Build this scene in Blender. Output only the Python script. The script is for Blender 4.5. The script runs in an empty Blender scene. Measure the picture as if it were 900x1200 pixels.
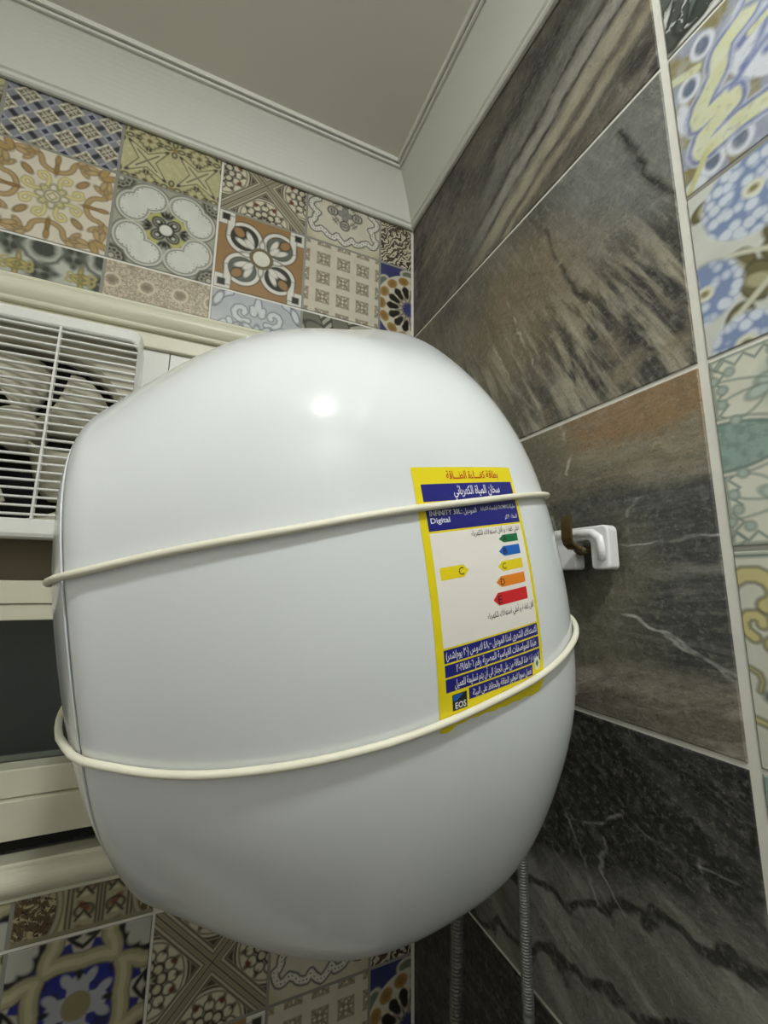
import bpy, bmesh, math, random
import numpy as np
from mathutils import Vector, Matrix

SC = bpy.context.scene
C = SC.collection
rnd = random.Random(7)
PI = math.pi

# ------------------------------------------------------------------ camera
CAM = (-0.3623, -0.6866, 0.4242); YAW, PITCH, ROLL = 0.409, 0.1751, 0.0126
F_PX = 495.25
cd = bpy.data.cameras.new('camera'); cam = bpy.data.objects.new('camera', cd); C.objects.link(cam)
fwd = Vector((math.sin(YAW)*math.cos(PITCH), math.cos(YAW)*math.cos(PITCH), math.sin(PITCH)))
rgt = Vector((math.cos(YAW), -math.sin(YAW), 0)); upv = rgt.cross(fwd)
r2 = math.cos(ROLL)*rgt + math.sin(ROLL)*upv; u2 = -math.sin(ROLL)*rgt + math.cos(ROLL)*upv
cam.matrix_world = Matrix(((r2.x, u2.x, -fwd.x, CAM[0]), (r2.y, u2.y, -fwd.y, CAM[1]), (r2.z, u2.z, -fwd.z, CAM[2]), (0, 0, 0, 1)))
cd.sensor_fit = 'AUTO'; cd.sensor_width = 36.0; cd.lens = F_PX*36/1200
cd.shift_x = 2.84/1200; cd.shift_y = -7.84/1200
cd.clip_start = 0.01
SC.camera = cam
# ------------------------------------------------------------------ world (night outside), exposure
w = bpy.data.worlds.new('night'); SC.world = w; w.use_nodes = True
w.node_tree.nodes['Background'].inputs[0].default_value = (0.010, 0.012, 0.014, 1)
w.node_tree.nodes['Background'].inputs[1].default_value = 1.0
SC.view_settings.view_transform = 'Standard'; SC.view_settings.look = 'None'
SC.view_settings.exposure = 0.0; SC.view_settings.gamma = 1.0; SC.view_settings.use_curve_mapping = False
LAMP_POS = (-0.312, -1.000, 1.195); LAMP_R = 0.045; LAMP_H = 0.048; LAMP_W = 272.0   # dome lamp on the ceiling

# ------------------------------------------------------------------ small helpers
def lin(c):
    if isinstance(c, str):
        c = [int(c[i:i+2], 16)/255 for i in (0, 2, 4)]
    return tuple(((v/12.92) if v <= .04045 else ((v+.055)/1.055)**2.4) for v in c[:3]) + (1,)

def obj(name, verts, faces, mat=None, parent=None, smooth=False, uvs=None):
    me = bpy.data.meshes.new(name)
    me.from_pydata([tuple(map(float, v)) for v in verts], [], [tuple(int(i) for i in f) for f in faces]); me.update()
    if smooth: me.polygons.foreach_set('use_smooth', [True]*len(me.polygons))
    if uvs is not None:
        l = me.uv_layers.new(name='UVMap')
        l.data.foreach_set('uv', [c for lp in me.loops for c in uvs[lp.vertex_index]])
    if mat is not None: me.materials.append(mat)
    o = bpy.data.objects.new(name, me); C.objects.link(o)
    if parent is not None: o.parent = parent
    return o

def bmobj(name, bm, mat=None, parent=None, smooth=False):
    me = bpy.data.meshes.new(name); bm.to_mesh(me); bm.free()
    if smooth: me.polygons.foreach_set('use_smooth', [True]*len(me.polygons))
    if mat is not None: me.materials.append(mat)
    o = bpy.data.objects.new(name, me); C.objects.link(o)
    if parent is not None: o.parent = parent
    return o

def box_bm(bm, x0, x1, y0, y1, z0, z1, bev=0, seg=2):
    r = bmesh.ops.create_cube(bm, size=1.0)
    for v in r['verts']:
        v.co = Vector(((x0+x1)/2+v.co.x*(x1-x0), (y0+y1)/2+v.co.y*(y1-y0), (z0+z1)/2+v.co.z*(z1-z0)))
    if bev:
        es = list({e for v in r['verts'] for e in v.link_edges})
        bmesh.ops.bevel(bm, geom=es, offset=bev, segments=seg, affect='EDGES', profile=.5)

def box(name, b, mat=None, parent=None, bev=0, seg=2, smooth=False):
    bm = bmesh.new(); box_bm(bm, *b, bev=bev, seg=seg); return bmobj(name, bm, mat, parent, smooth)

def empty(name, loc=(0, 0, 0), rot=(0, 0, 0)):
    o = bpy.data.objects.new(name, None); C.objects.link(o); o.location = loc; o.rotation_euler = rot
    o.empty_display_size = .05; return o

def tag(o, label=None, cat=None, group=None, kind=None):
    if label: o['label'] = label
    if cat: o['category'] = cat
    if group: o['group'] = group
    if kind: o['kind'] = kind
    return o

def tube(name, pts, rad, mat, parent=None, n=10, closed=False, radf=None):
    pts = [Vector(p) for p in pts]; N = len(pts); V = []; Fc = []
    T = []
    for i in range(N):
        a = pts[(i-1) % N] if (closed or i > 0) else pts[i]; b = pts[(i+1) % N] if (closed or i < N-1) else pts[i]
        T.append((b-a).normalized())
    ref = Vector((0, 0, 1)) if abs(T[0].z) < .9 else Vector((1, 0, 0))
    nrm = (ref-T[0]*ref.dot(T[0])).normalized()
    for i in range(N):
        nrm = (nrm-T[i]*nrm.dot(T[i])).normalized(); bn = T[i].cross(nrm)
        r = rad*(radf(i) if radf else 1)
        for k in range(n):
            a = 2*PI*k/n; V.append(pts[i]+nrm*(r*math.cos(a))+bn*(r*math.sin(a)))
    M = N if closed else N-1
    for i in range(M):
        j = (i+1) % N
        for k in range(n):
            Fc.append((i*n+k, i*n+(k+1) % n, j*n+(k+1) % n, j*n+k))
    if not closed:
        Fc.append(tuple(range(n))[::-1]); Fc.append(tuple((N-1)*n+k for k in range(n)))
    return obj(name, V, Fc, mat, parent, smooth=True)

# ------------------------------------------------------------------ node graph builder for procedural prints
class G:
    def __init__(s, name, bg='ffffff', rough=.28, spec=.5, coat=0):
        s.mat = bpy.data.materials.new(name); s.mat.use_nodes = True; s.t = s.mat.node_tree
        s.b = s.t.nodes['Principled BSDF']
        s.b.inputs['Roughness'].default_value = rough; s.b.inputs['Specular IOR Level'].default_value = spec
        s.b.inputs['Coat Weight'].default_value = coat; s.b.inputs['Coat Roughness'].default_value = .05
        tc = s.t.nodes.new('ShaderNodeTexCoord'); s.uv = tc.outputs['UV']; s.ob = tc.outputs['Object']
        c = s.t.nodes.new('ShaderNodeRGB'); c.outputs[0].default_value = lin(bg); s.col = c.outputs[0]
    def _in(s, sock, v):
        if isinstance(v, bpy.types.NodeSocket): s.t.links.new(v, sock)
        elif isinstance(v, (tuple, list)): sock.default_value = tuple(v)+(0,)*(3-len(v)) if len(v) < 3 else tuple(v)
        else: sock.default_value = v
    def m(s, op, a, b=None, c=None, clamp=False):
        n = s.t.nodes.new('ShaderNodeMath'); n.operation = op; n.use_clamp = clamp
        for i, v in enumerate((a, b, c)):
            if v is not None: s._in(n.inputs[i], v)
        return n.outputs[0]
    def v(s, op, a, b=None, c=None, scale=None):
        n = s.t.nodes.new('ShaderNodeVectorMath'); n.operation = op
        for i, q in enumerate((a, b, c)):
            if q is not None: s._in(n.inputs[i], q)
        if scale is not None: s._in(n.inputs['Scale'], scale)
        return n.outputs['Value'] if op in ('LENGTH', 'DISTANCE', 'DOT_PRODUCT') else n.outputs['Vector']
    def sep(s, a):
        n = s.t.nodes.new('ShaderNodeSeparateXYZ'); s._in(n.inputs[0], a); return n.outputs
    def com(s, x, y):
        n = s.t.nodes.new('ShaderNodeCombineXYZ'); s._in(n.inputs[0], x); s._in(n.inputs[1], y); return n.outputs[0]
    def mp(s, a, loc=(0, 0), rot=0, sc=(1, 1)):
        n = s.t.nodes.new('ShaderNodeMapping'); n.vector_type = 'TEXTURE'; s._in(n.inputs[0], a)
        n.inputs[1].default_value = (loc[0], loc[1], 0); n.inputs[2].default_value = (0, 0, rot); n.inputs[3].default_value = (sc[0], sc[1], 1)
        return n.outputs[0]
    def fold4(s, a=None): return s.v('ABSOLUTE', a if a is not None else s.uv)
    def fold8(s, a=None):
        o = s.sep(s.fold4(a)); return s.com(s.m('MAXIMUM', o[0], o[1]), s.m('MINIMUM', o[0], o[1]))
    def polar(s, n, a=None, off=0.0):
        a = a if a is not None else s.uv; o = s.sep(a)
        ang = s.m('ARCTAN2', o[1], o[0]); st = 2*PI/n
        ang = s.m('WRAP', s.m('ADD', ang, off), st/2, -st/2); r = s.v('LENGTH', a)
        return s.com(s.m('MULTIPLY', r, s.m('COSINE', ang)), s.m('MULTIPLY', r, s.m('ABSOLUTE', s.m('SINE', ang))))
    def rep(s, a, p, q=None):
        q = q or p; return s.v('WRAP', a, (p/2, q/2, 1), (-p/2, -q/2, -1))
    def ell(s, a, cx, cy, rx, ry=None, rot=0):
        ry = ry or rx
        return s.m('MULTIPLY', s.m('SUBTRACT', s.v('LENGTH', s.mp(a, (cx, cy), rot, (rx, ry))), 1), min(rx, ry))
    def box(s, a, cx, cy, hx, hy=None, rot=0):
        hy = hy or hx
        o = s.sep(s.v('SUBTRACT', s.v('ABSOLUTE', s.mp(a, (cx, cy), rot)), (hx, hy, 0)))
        return s.m('MAXIMUM', o[0], o[1])
    def seg(s, a, p, q):
        ba = (q[0]-p[0], q[1]-p[1]); L2 = ba[0]**2+ba[1]**2+1e-9
        pa = s.v('SUBTRACT', a, (p[0], p[1], 0))
        h = s.m('ADD', s.v('DOT_PRODUCT', pa, (ba[0]/L2, ba[1]/L2, 0)), 0, clamp=True)
        return s.v('DISTANCE', pa, s.v('SCALE', (ba[0], ba[1], 0), scale=h))
    def path(s, a, pts):
        d = None
        for p, q in zip(pts[:-1], pts[1:]):
            e = s.seg(a, p, q); d = e if d is None else s.m('MINIMUM', d, e)
        return d
    def flat(s, a):   # force z = 0
        o = s.sep(a); return s.com(o[0], o[1])
    def mask(s, d, e=.018, off=0.0):
        n = s.t.nodes.new('ShaderNodeMapRange'); n.clamp = True; s._in(n.inputs[0], d)
        n.inputs[1].default_value = off+e; n.inputs[2].default_value = off-e; n.inputs[3].default_value = 0; n.inputs[4].default_value = 1
        return n.outputs[0]
    def band(s, d, w, e=.018): return s.mask(s.m('ABSOLUTE', d), e, w)
    def mix(s, f, c):
        n = s.t.nodes.new('ShaderNodeMix'); n.data_type = 'RGBA'; s._in(n.inputs[0], f); s._in(n.inputs[6], s.col)
        if isinstance(c, bpy.types.NodeSocket): s._in(n.inputs[7], c)
        else: n.inputs[7].default_value = lin(c)
        s.col = n.outputs[2]; return s
    def fill(s, d, c, off=0.0, e=.018): return s.mix(s.mask(d, e, off), c)
    def line(s, d, wd, c, e=.018): return s.mix(s.band(d, wd, e), c)
    def blob(s, d, c, oc='33322c', ow=.02): s.fill(d, oc, ow); return s.fill(d, c)
    def noise(s, sc=5, detail=4, a=None, rough=.5, dist=0, w=None):
        n = s.t.nodes.new('ShaderNodeTexNoise'); s._in(n.inputs['Vector'], a if a is not None else s.uv)
        n.inputs['Scale'].default_value = sc; n.inputs['Detail'].default_value = detail; n.inputs['Roughness'].default_value = rough; n.inputs['Distortion'].default_value = dist
        return n.outputs[0]
    def vor(s, sc, a=None, feat='F1', rnd=1.0):
        n = s.t.nodes.new('ShaderNodeTexVoronoi'); n.feature = feat; s._in(n.inputs['Vector'], a if a is not None else s.uv)
        n.inputs['Scale'].default_value = sc; n.inputs['Randomness'].default_value = rnd; return n.outputs[0]
    def rng(s, x, a, b, c=0, d=1):
        n = s.t.nodes.new('ShaderNodeMapRange'); n.clamp = True; s._in(n.inputs[0], x)
        for i, q in enumerate((a, b, c, d)): n.inputs[i+1].default_value = q
        return n.outputs[0]
    def warp(s, a, sc, amt):
        n = s.t.nodes.new('ShaderNodeTexNoise'); s._in(n.inputs['Vector'], a); n.inputs['Scale'].default_value = sc; n.inputs['Detail'].default_value = 3
        return s.v('MULTIPLY_ADD', s.v('SUBTRACT', n.outputs[1], (.5, .5, .5)), (amt, amt, 0), a)
    def bump(s, h, strength=.3, dist=.002):
        n = s.t.nodes.new('ShaderNodeBump'); n.inputs['Strength'].default_value = strength; n.inputs['Distance'].default_value = dist
        s._in(n.inputs['Height'], h); s.t.links.new(n.outputs[0], s.b.inputs['Normal'])
    def grime(s, amt=.16, sc=3.0, c='6f6a58'):
        return s.mix(s.m('MULTIPLY', s.rng(s.noise(sc, 6), .35, .8), amt), c)
    def done(s):
        s.t.links.new(s.col, s.b.inputs['Base Color']); return s.mat

def plain(name, c, rough=.4, metal=0, spec=.5, coat=0, noise=.0, nscale=8, bump=0):
    g = G(name, c, rough, spec, coat); g.b.inputs['Metallic'].default_value = metal
    if noise: g.mix(g.m('MULTIPLY', g.rng(g.noise(nscale, 5, g.ob), .3, .75), noise), '8a8570')
    if bump: g.bump(g.noise(nscale*3, 4, g.ob), bump, .001)
    return g.done()

def smooth(P, n=3):
    P = [P[0]]+list(P)+[P[-1]]; o = []
    for a, b, c, d in zip(P[:-3], P[1:-2], P[2:-1], P[3:]):
        for i in range(n):
            t = i/n; o.append(tuple(.5*(2*b[k]+(c[k]-a[k])*t+(2*a[k]-5*b[k]+4*c[k]-d[k])*t*t+(3*b[k]-a[k]-3*c[k]+d[k])*t**3) for k in (0, 1)))
    return o+[P[-2]]
def bez(p0, p1, p2, n=6):
    return [((1-t)**2*p0[0]+2*t*(1-t)*p1[0]+t*t*p2[0], (1-t)**2*p0[1]+2*t*(1-t)*p1[1]+t*t*p2[1]) for t in [i/n for i in range(n+1)]]
def spiral(cx, cy, r0, r1, a0, a1, n=8):
    return [(cx+(r0+(r1-r0)*i/n)*math.cos(a0+(a1-a0)*i/n), cy+(r0+(r1-r0)*i/n)*math.sin(a0+(a1-a0)*i/n)) for i in range(n+1)]

M_white = plain('heater_enamel', 'e2e5e7', .11, spec=.5)
M_plaster = plain('painted_plaster', 'd3d3ca', .6, noise=.08, nscale=3)
M_ceil = plain('ceiling_paint', 'dcd9cd', .8, noise=.06, nscale=2)
M_grout = plain('white_grout', 'e6e4da', .8, noise=.15, nscale=30, bump=.2)
M_glaze = plain('tile_body', '8f8f86', .45, noise=.2, nscale=20)
M_cream = plain('cream_frame', 'dddbc4', .38, noise=.05, nscale=4)
M_fanw = plain('fan_plastic', 'ebebe6', .3)
M_fanc = plain('fan_blade_plastic', 'd2cdb8', .4, noise=.2, nscale=18)
M_black = plain('dark_void', '0a0a0a', .8)
M_cord = plain('cord_plastic', 'e8e4d0', .5, noise=.12, nscale=60)

# ================================================================== PRINTS for the decorated tiles (u right, v up, both -1..1)
PR = {}
def pr(name):
    def d(f):
        g = G('print_'+name, 'd8d0bc', .3, .45); f(g); g.grime(); PR[name] = g.done(); return f
    return d

@pr('lattice')
def _(g):
    g.mix(1.0, '85878d')
    a = g.mp(g.flat(g.uv), (.07, .1), PI/4, (1, 1)); P = .50
    c = g.rep(a, P); o = g.sep(g.v('ABSOLUTE', c))
    mx = g.m('MAXIMUM', o[0], o[1]); mn = g.m('MINIMUM', o[0], o[1])
    g.fill(g.m('SUBTRACT', mx, .165), 'e2dcc6')
    f = g.com(mx, mn)
    g.fill(g.ell(f, .085, .0, .05, .02), '3a352c'); g.fill(g.ell(f, .095, .085, .055, .022, PI/4), '4a4234'); g.fill(g.ell(f, 0, 0, .022), '4a4234'); g.fill(g.ell(f, .11, .045, .018), '5a5242')
    c2 = g.rep(g.v('ADD', a, (P/2, P/2, 0)), P); o2 = g.sep(g.v('ABSOLUTE', c2))
    k = g.m('MAXIMUM', o2[0], o2[1])
    g.fill(g.m('SUBTRACT', k, .085), 'a6a8b2'); g.fill(g.m('SUBTRACT', k, .05), '2a2c46')
    c3 = g.rep(g.v('ADD', a, (P/2, 0, 0)), P); o3 = g.sep(g.v('ABSOLUTE', c3)); 
    g.fill(g.m('MAXIMUM', g.m('SUBTRACT', o3[0], .085), g.m('SUBTRACT', o3[1], .05)), '33343f')
    c4 = g.rep(g.v('ADD', a, (0, P/2, 0)), P); o4 = g.sep(g.v('ABSOLUTE', c4))
    g.fill(g.m('MAXIMUM', g.m('SUBTRACT', o4[1], .085), g.m('SUBTRACT', o4[0], .05)), '33343f')

@pr('star')
def _(g):
    g.mix(1.0, 'b9b38a'); g.mix(g.rng(g.noise(9, 4), .5, .6, 0, .5), 'cfc9a0')
    a = g.rep(g.v('ADD', g.flat(g.uv), (.5, .45, 0)), 1.0, 1.0); f = g.fold8(a)
    d = g.m('SUBTRACT', g.m('ADD', g.m('MULTIPLY', g.sep(g.fold4(a))[0], 1), 0), 2)
    q = g.sep(g.fold4(a)); mx = g.m('MAXIMUM', q[0], q[1]); mn = g.m('MINIMUM', q[0], q[1])
    st = g.m('SUBTRACT', g.m('SUBTRACT', mx, g.m('MULTIPLY', mn, .62)), .15)   # four pointed diagonal star
    st = g.m('MAXIMUM', st, g.m('SUBTRACT', mx, .36))
    g.fill(st, '2f2c22', .022); g.fill(st, 'c4be98')
    g.line(g.seg(f, (.0, .0), (.2, .2)), .012, '2f2c22')
    b = g.rep(g.v('ADD', g.flat(g.uv), (0, -.05, 0)), 1.0); f2 = g.fold8(b)
    g.fill(g.ell(f2, .13, .0, .085, .06), '26241d'); g.fill(g.ell(f2, .13, 0, .045, .028), 'b9b38a'); g.fill(g.ell(f2, .14, .14, .05, .03, PI/4), '3a382c'); g.fill(g.ell(f2, 0, 0, .05), '8c7a4a')
    c = g.rep(g.v('ADD', g.flat(g.uv), (.5, -.05, 0)), 1.0); f3 = g.fold8(c)
    g.line(g.ell(f3, .1, .05, .09, .06, .5), .012, '5b5438'); g.fill(g.ell(f3, .22, .03, .05, .03), '3a382c'); g.fill(g.ell(f3, 0, 0, .04), '6e5a3c')

@pr('cross')
def _(g):
    g.mix(1.0, '4a4034'); f = g.fold8(); u = g.flat(g.uv)
    e = g.ell(f, 1.0, 0, .62)
    g.fill(e, 'd1ccb4', .03); g.line(e, .02, '2c271f'); g.line(g.m('ADD', e, .07), .012, '5a4f3e')
    # rosette
    pl = g.polar(12, g.v('SUBTRACT', f, (1.0, 0, 0)))
    g.fill(g.ell(pl, .47, 0, .07, .04), '6b6250'); g.line(g.ell(pl, .36, 0, .09), .014, '2c271f')
    g.fill(g.ell(f, 1.0, 0, .27), 'c9c3aa'); p2 = g.polar(8, g.v('SUBTRACT', f, (1.0, 0, 0))); g.line(g.ell(p2, .2, 0, .085), .02, '1f1b16'); g.fill(g.ell(p2, .1, 0, .05, .03), '3c352a')
    o = g.sep(f); d = g.m('MULTIPLY', g.m('SUBTRACT', o[0], o[1]), .7071)
    g.fill(d, 'c4bda4', .17); g.line(g.m('SUBTRACT', d, .15), .014, '26221b'); g.line(g.m('SUBTRACT', d, .085), .012, '2f2a22'); g.line(d, .016, '26221b'); g.line(g.m('SUBTRACT', d, .045), .014, '7a7058')
    g.fill(g.ell(f, .62, .2, .06, .035, .6), '6a2f22')

@pr('ogee')
def _(g):
    g.mix(1.0, 'b5ad86'); f = g.fold4(); g.mix(g.mask(g.v('LENGTH', f), .1, 1.25), 'c9c3ac')
    A = g.path(f, bez((.0, .86), (.1, .82), (.2, .68), 3)+bez((.28, .78), (.45, .78), (.5, .68), 3)+bez((.62, .62), (.8, .78), (.86, .62), 4)+bez((.9, .5), (.76, .45), (.78, .3), 3)+bez((.7, .2), (.9, .12), (.9, 0), 3))
    ins = g.m('MINIMUM', g.m('MINIMUM', g.ell(f, 0, .0, .78), g.ell(f, .55, .45, .30)), g.ell(f, .7, .55, .12))
    g.fill(ins, 'cdc8b6')
    g.line(A, .085, '1f2233'); g.line(A, .055, 'd9d6c8'); 
    dots = g.v('LENGTH', g.rep(f, .07)); g.mix(g.m('MULTIPLY', g.mask(dots, .006, .016), g.band(A, .022)), '3a3c48')
    h = g.polar(4, g.flat(g.uv))
    g.blob(g.ell(h, .11, 0, .085, .07), '8f8f8a', '57564f', .018)
    g.line(g.ell(h, .33, 0, .13, .12), .022, '57564f'); g.fill(g.ell(h, .33, 0, .07, .06), '8f8f8a'); g.line(g.ell(h, .33, .03, .05), .014, '57564f')
    h2 = g.polar(4, g.flat(g.uv), PI/4); g.line(g.path(h2, [(.26, .03), (.42, .03)]), .014, '6a675c'); g.line(g.path(h2, [(.3, .0), (.3, .09)]), .014, '6a675c'); g.line(g.path(h2, [(.38, .0), (.38, .1)]), .014, '6a675c')

@pr('maze')
def _(g):
    g.mix(1.0, 'c3bca4'); a = g.warp(g.flat(g.uv), 3.2, .8); o = g.sep(a)
    wv = g.m('SINE', g.m('MULTIPLY', g.m('ADD', g.m('ABSOLUTE', o[0]), g.m('MULTIPLY', o[1], .9)), 34))
    g.mix(g.rng(wv, -.1, .25), '3b332b')
    a2 = g.warp(g.flat(g.uv), 2.0, 1.3); o2 = g.sep(a2)
    w2 = g.m('SINE', g.m('MULTIPLY', g.m('SUBTRACT', o2[0], o2[1]), 30))
    g.mix(g.m('MULTIPLY', g.rng(w2, .2, .5), g.rng(g.noise(1.7, 1), .5, .54)), '5c4a3c')

@pr('gold')
def _(g):
    g.mix(1.0, 'd8cfbd')
    u = g.flat(g.uv); OC = '6b5536'
    f = g.polar(4, u)          # arms along axes, mirrored
    d = g.polar(4, u, PI/4)    # arms along the diagonals, mirrored
    st = g.path(f, bez((.56, .02), (.60, .26), (.78, .26), 5)+bez((.86, .30), (.86, .45), (.82, .54), 3)); g.line(st, .052, OC); g.line(st, .038, 'b39a6c')
    for c, r, rot in (((.88, .62), (.15, .05), 1.9), ((.74, .46), (.10, .05), 2.5), ((.80, .58), (.11, .045), 1.3), ((.95, .40), (.09, .045), .9)):
        g.blob(g.ell(f, c[0], c[1], r[0], r[1], rot), 'b8a074', OC, .014)
    g.blob(g.ell(f, .64, .0, .12, .03), '9a7848', OC, .012); g.blob(g.ell(f, .84, 0, .09, .04), 'a5865a', OC, .012)
    L = g.path(d, bez((.20, .02), (.30, .26), (.46, .23), 5)+bez((.50, .14), (.44, .06), (.36, .12), 3)); g.line(L, .04, '9c9462'); g.line(L, .026, 'd4c890')
    g.blob(g.ell(d, .64, .0, .11, .055), 'a58a60', OC, .016)
    g.blob(g.ell(d, 1.18, .07, .14, .06, .4), 'ae9260', OC, .016)
    p8 = g.polar(8, u); g.line(g.ell(p8, .19, 0, .085, .06), .014, '8d8b68'); g.fill(g.ell(u, 0, 0, .15), 'd8cfbd'); g.line(g.ell(u, 0, 0, .13), .014, '7d7a58'); g.line(g.box(u, 0, 0, .06, .06, PI/4), .014, '9a8f50')

@pr('lobes')
def _(g):
    g.mix(1.0, 'a5a594'); f = g.fold4(); OC = '20201b'
    g.mix(g.mask(g.v('DISTANCE', f, (1, 1, 0)), .04, .36), '45433a')
    k = g.polar(10, g.v('SUBTRACT', f, (.92, .92, 0))); g.line(g.ell(k, .14, 0, .05), .012, 'a5a594'); g.fill(g.ell(f, .92, .92, .05), 'b9b8a8')
    e = g.m('MINIMUM', g.ell(f, .36, .64, .31, .27), g.ell(f, .64, .36, .27, .31))
    g.fill(e, OC, .075); g.fill(e, 'c9c9bb', .055); g.fill(e, OC, .004); g.fill(e, 'd3d4cb', -.012)
    dd = g.v('LENGTH', g.rep(f, .075)); g.mix(g.m('MULTIPLY', g.mask(dd, .006, .014), g.band(g.m('ADD', e, .04), .016)), OC)
    u = g.flat(g.uv); p = g.polar(4, u, PI/4); q = g.polar(4, u)
    g.fill(g.ell(p, .34, 0, .08, .16), 'b9b870'); g.fill(g.ell(q, .36, 0, .10, .05), '1d1c18'); g.fill(g.ell(q, .34, .08, .07, .03, .6), '1d1c18'); g.fill(g.ell(q, .5, 0, .08, .03), 'b0b0a0')
    g.fill(g.ell(p, .2, 0, .15, .13), '1d1c18'); g.line(g.ell(p, .2, 0, .10, .085), .012, '9a9a8c'); g.fill(g.ell(p, .22, 0, .035), 'c9c9bb')
    g.fill(g.ell(u, 0, 0, .16), '1d1c18'); g.fill(g.ell(u, 0, 0, .125), 'dcdcd2')

@pr('orange')
def _(g):
    g.mix(1.0, '9c7a50'); g.mix(g.rng(g.noise(6, 3), .4, .7, 0, .35), '92704a'); u = g.flat(g.uv); f = g.fold4(); K = '23221f'; W = 'dcd9cf'
    sw = g.fold8()
    lob = g.m('MINIMUM', g.ell(f, .40, .40, .40), g.ell(f, 0, 0, .45))
    g.fill(lob, K, .022); g.fill(lob, W)
    g.fill(g.box(f, .83, .83, .19, .19), K, .012); g.fill(g.box(f, .83, .83, .19, .19), W); 
    cn = g.m('MINIMUM', g.box(f, .71, .62, .075, .25), 9.0); g.fill(cn, K, .012); g.fill(cn, W); g.fill(g.box(f, .83, .83, .085), '2b2d28')
    inn = g.ell(f, .40, .40, .295)
    g.fill(inn, K, .018); g.fill(inn, '33352f')
    diag = g.m('MULTIPLY', g.sep(u)[0], g.sep(u)[1]); g.mix(g.m('MULTIPLY', g.mask(inn), g.rng(diag, -.01, .01)), '666b60')
    d = g.polar(4, u, PI/4)
    g.blob(g.ell(d, .74, 0, .13, .10), '9c7a50', K, .02)
    g.blob(g.ell(d, .50, .11, .17, .065, .35), W, K, .014); g.blob(g.ell(d, .40, .0, .14, .07), W, K, .0)
    q = g.polar(4, u); g.blob(g.ell(q, .33, 0, .12, .05), W, K, .018)
    g.fill(g.ell(u, 0, 0, .27), K); g.fill(g.ell(u, 0, 0, .25), '9d8c62'); g.line(g.ell(u, 0, 0, .215), .014, K); g.fill(g.ell(u, 0, 0, .19), 'e0ddd0')

@pr('squares')
def _(g):
    g.mix(1.0, 'd0c8b6'); a = g.rep(g.v('ADD', g.flat(g.uv), (0.0, 0.0, 0)), .52); f = g.fold8(a)
    g.mix(g.rng(g.noise(4, 4), .4, .7, 0, .3), 'c4bba6')
    bx = g.m('SUBTRACT', g.sep(f)[0], .155); nz = g.noise(16, 2)
    g.mix(g.m('MULTIPLY', g.mask(bx), g.rng(nz, .40, .56)), '9c917c')
    g.line(g.seg(f, (.03, .03), (.15, .15)), .018, '82765f'); g.line(g.ell(f, .09, 0, .045, .035), .014, '82765f'); g.line(bx, .012, '8f8570'); g.fill(g.ell(f, 0, 0, .03), 'd6cfbe')
    g.fill(g.ell(f, .10, .0, .022), 'ddd6c6')

@pr('moorish')
def _(g):
    g.mix(1.0, 'c9c3b0'); c = g.v('SUBTRACT', g.flat(g.uv), (-.12, -.2, 0)); p = g.polar(14, c)
    g.fill(g.m('SUBTRACT', .98, g.v('LENGTH', c)), '343a6a')
    pp = g.polar(7, c, .2); g.fill(g.ell(pp, 1.02, .0, .16, .26), 'c9c3b0'); g.fill(g.ell(pp, 1.02, 0, .11, .2), '6d7464')
    g.fill(g.m('SUBTRACT', g.v('LENGTH', c), .98), 'c9c3b0')
    g.fill(g.ell(p, .82, 0, .12, .155), '9a7840'); g.fill(g.ell(p, .82, 0, .1, .13), '86683a', -.04)
    g.fill(g.ell(p, .49, 0, .19, .085), '1b1813'); g.fill(g.ell(p, .56, 0, .09, .105), '1b1813')
    g.fill(g.ell(p, .27, .06, .10, .02, .28), '5a4a2c')
    g.fill(g.ell(p, .12, 0, .12, .045), '2f3465'); g.fill(g.ell(c, 0, 0, .13), '323870')

@pr('greyleaf')
def _(g):
    g.mix(1.0, 'b9bbb0'); u = g.flat(g.uv); a = g.warp(u, 3, .12); b = g.rep(g.v('ADD', a, (.5, -.35, 0)), 1.0); f = g.fold8(b)
    g.fill(g.ell(f, .42, .08, .16, .1, .6), '3f443c', e=.06); g.fill(g.ell(f, .46, .42, .14, .12), '454a42', e=.05); g.fill(g.ell(f, .26, .0, .07, .05), '4a4f45', e=.04)
    g.line(g.path(f, bez((.2, .3), (.4, .22), (.48, .1), 4)), .03, '5c6258', e=.03)
    c = g.rep(g.v('ADD', a, (.35, -.38, 0)), 1.0); h = g.fold4(c)
    g.blob(g.ell(h, .0, .12, .03, .12), 'b3a66e', '6c6434'); g.blob(g.ell(h, .10, .04, .08, .03, -.5), 'b3a66e', '6c6434'); g.line(g.path(h, spiral(.17, .06, .03, .08, 3.5, -1.5, 6)), .022, 'aba06c')

@pr('speckle')
def _(g):
    g.mix(1.0, 'a99c86'); g.mix(g.rng(g.vor(11, g.warp(g.flat(g.uv), 6, .25), 'DISTANCE_TO_EDGE'), .05, .14), 'c9bea8'); g.mix(g.rng(g.noise(20, 5), .48, .6, 0, .7), '91836e'); g.mix(g.rng(g.noise(34, 3), .55, .65, 0, .6), 'd6ccb8')
    a = g.rep(g.v('ADD', g.flat(g.uv), (.22, .25, 0)), .62, .8)
    g.line(g.ell(a, 0, 0, .14), .02, 'd8ccb6'); g.fill(g.ell(a, 0, 0, .095), '8a7c68', e=.05)
    b = g.rep(g.v('ADD', g.flat(g.uv), (.53, -.15, 0)), .62, .8); g.fill(g.ell(b, 0, 0, .07), '9a8c76', e=.05)

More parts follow.
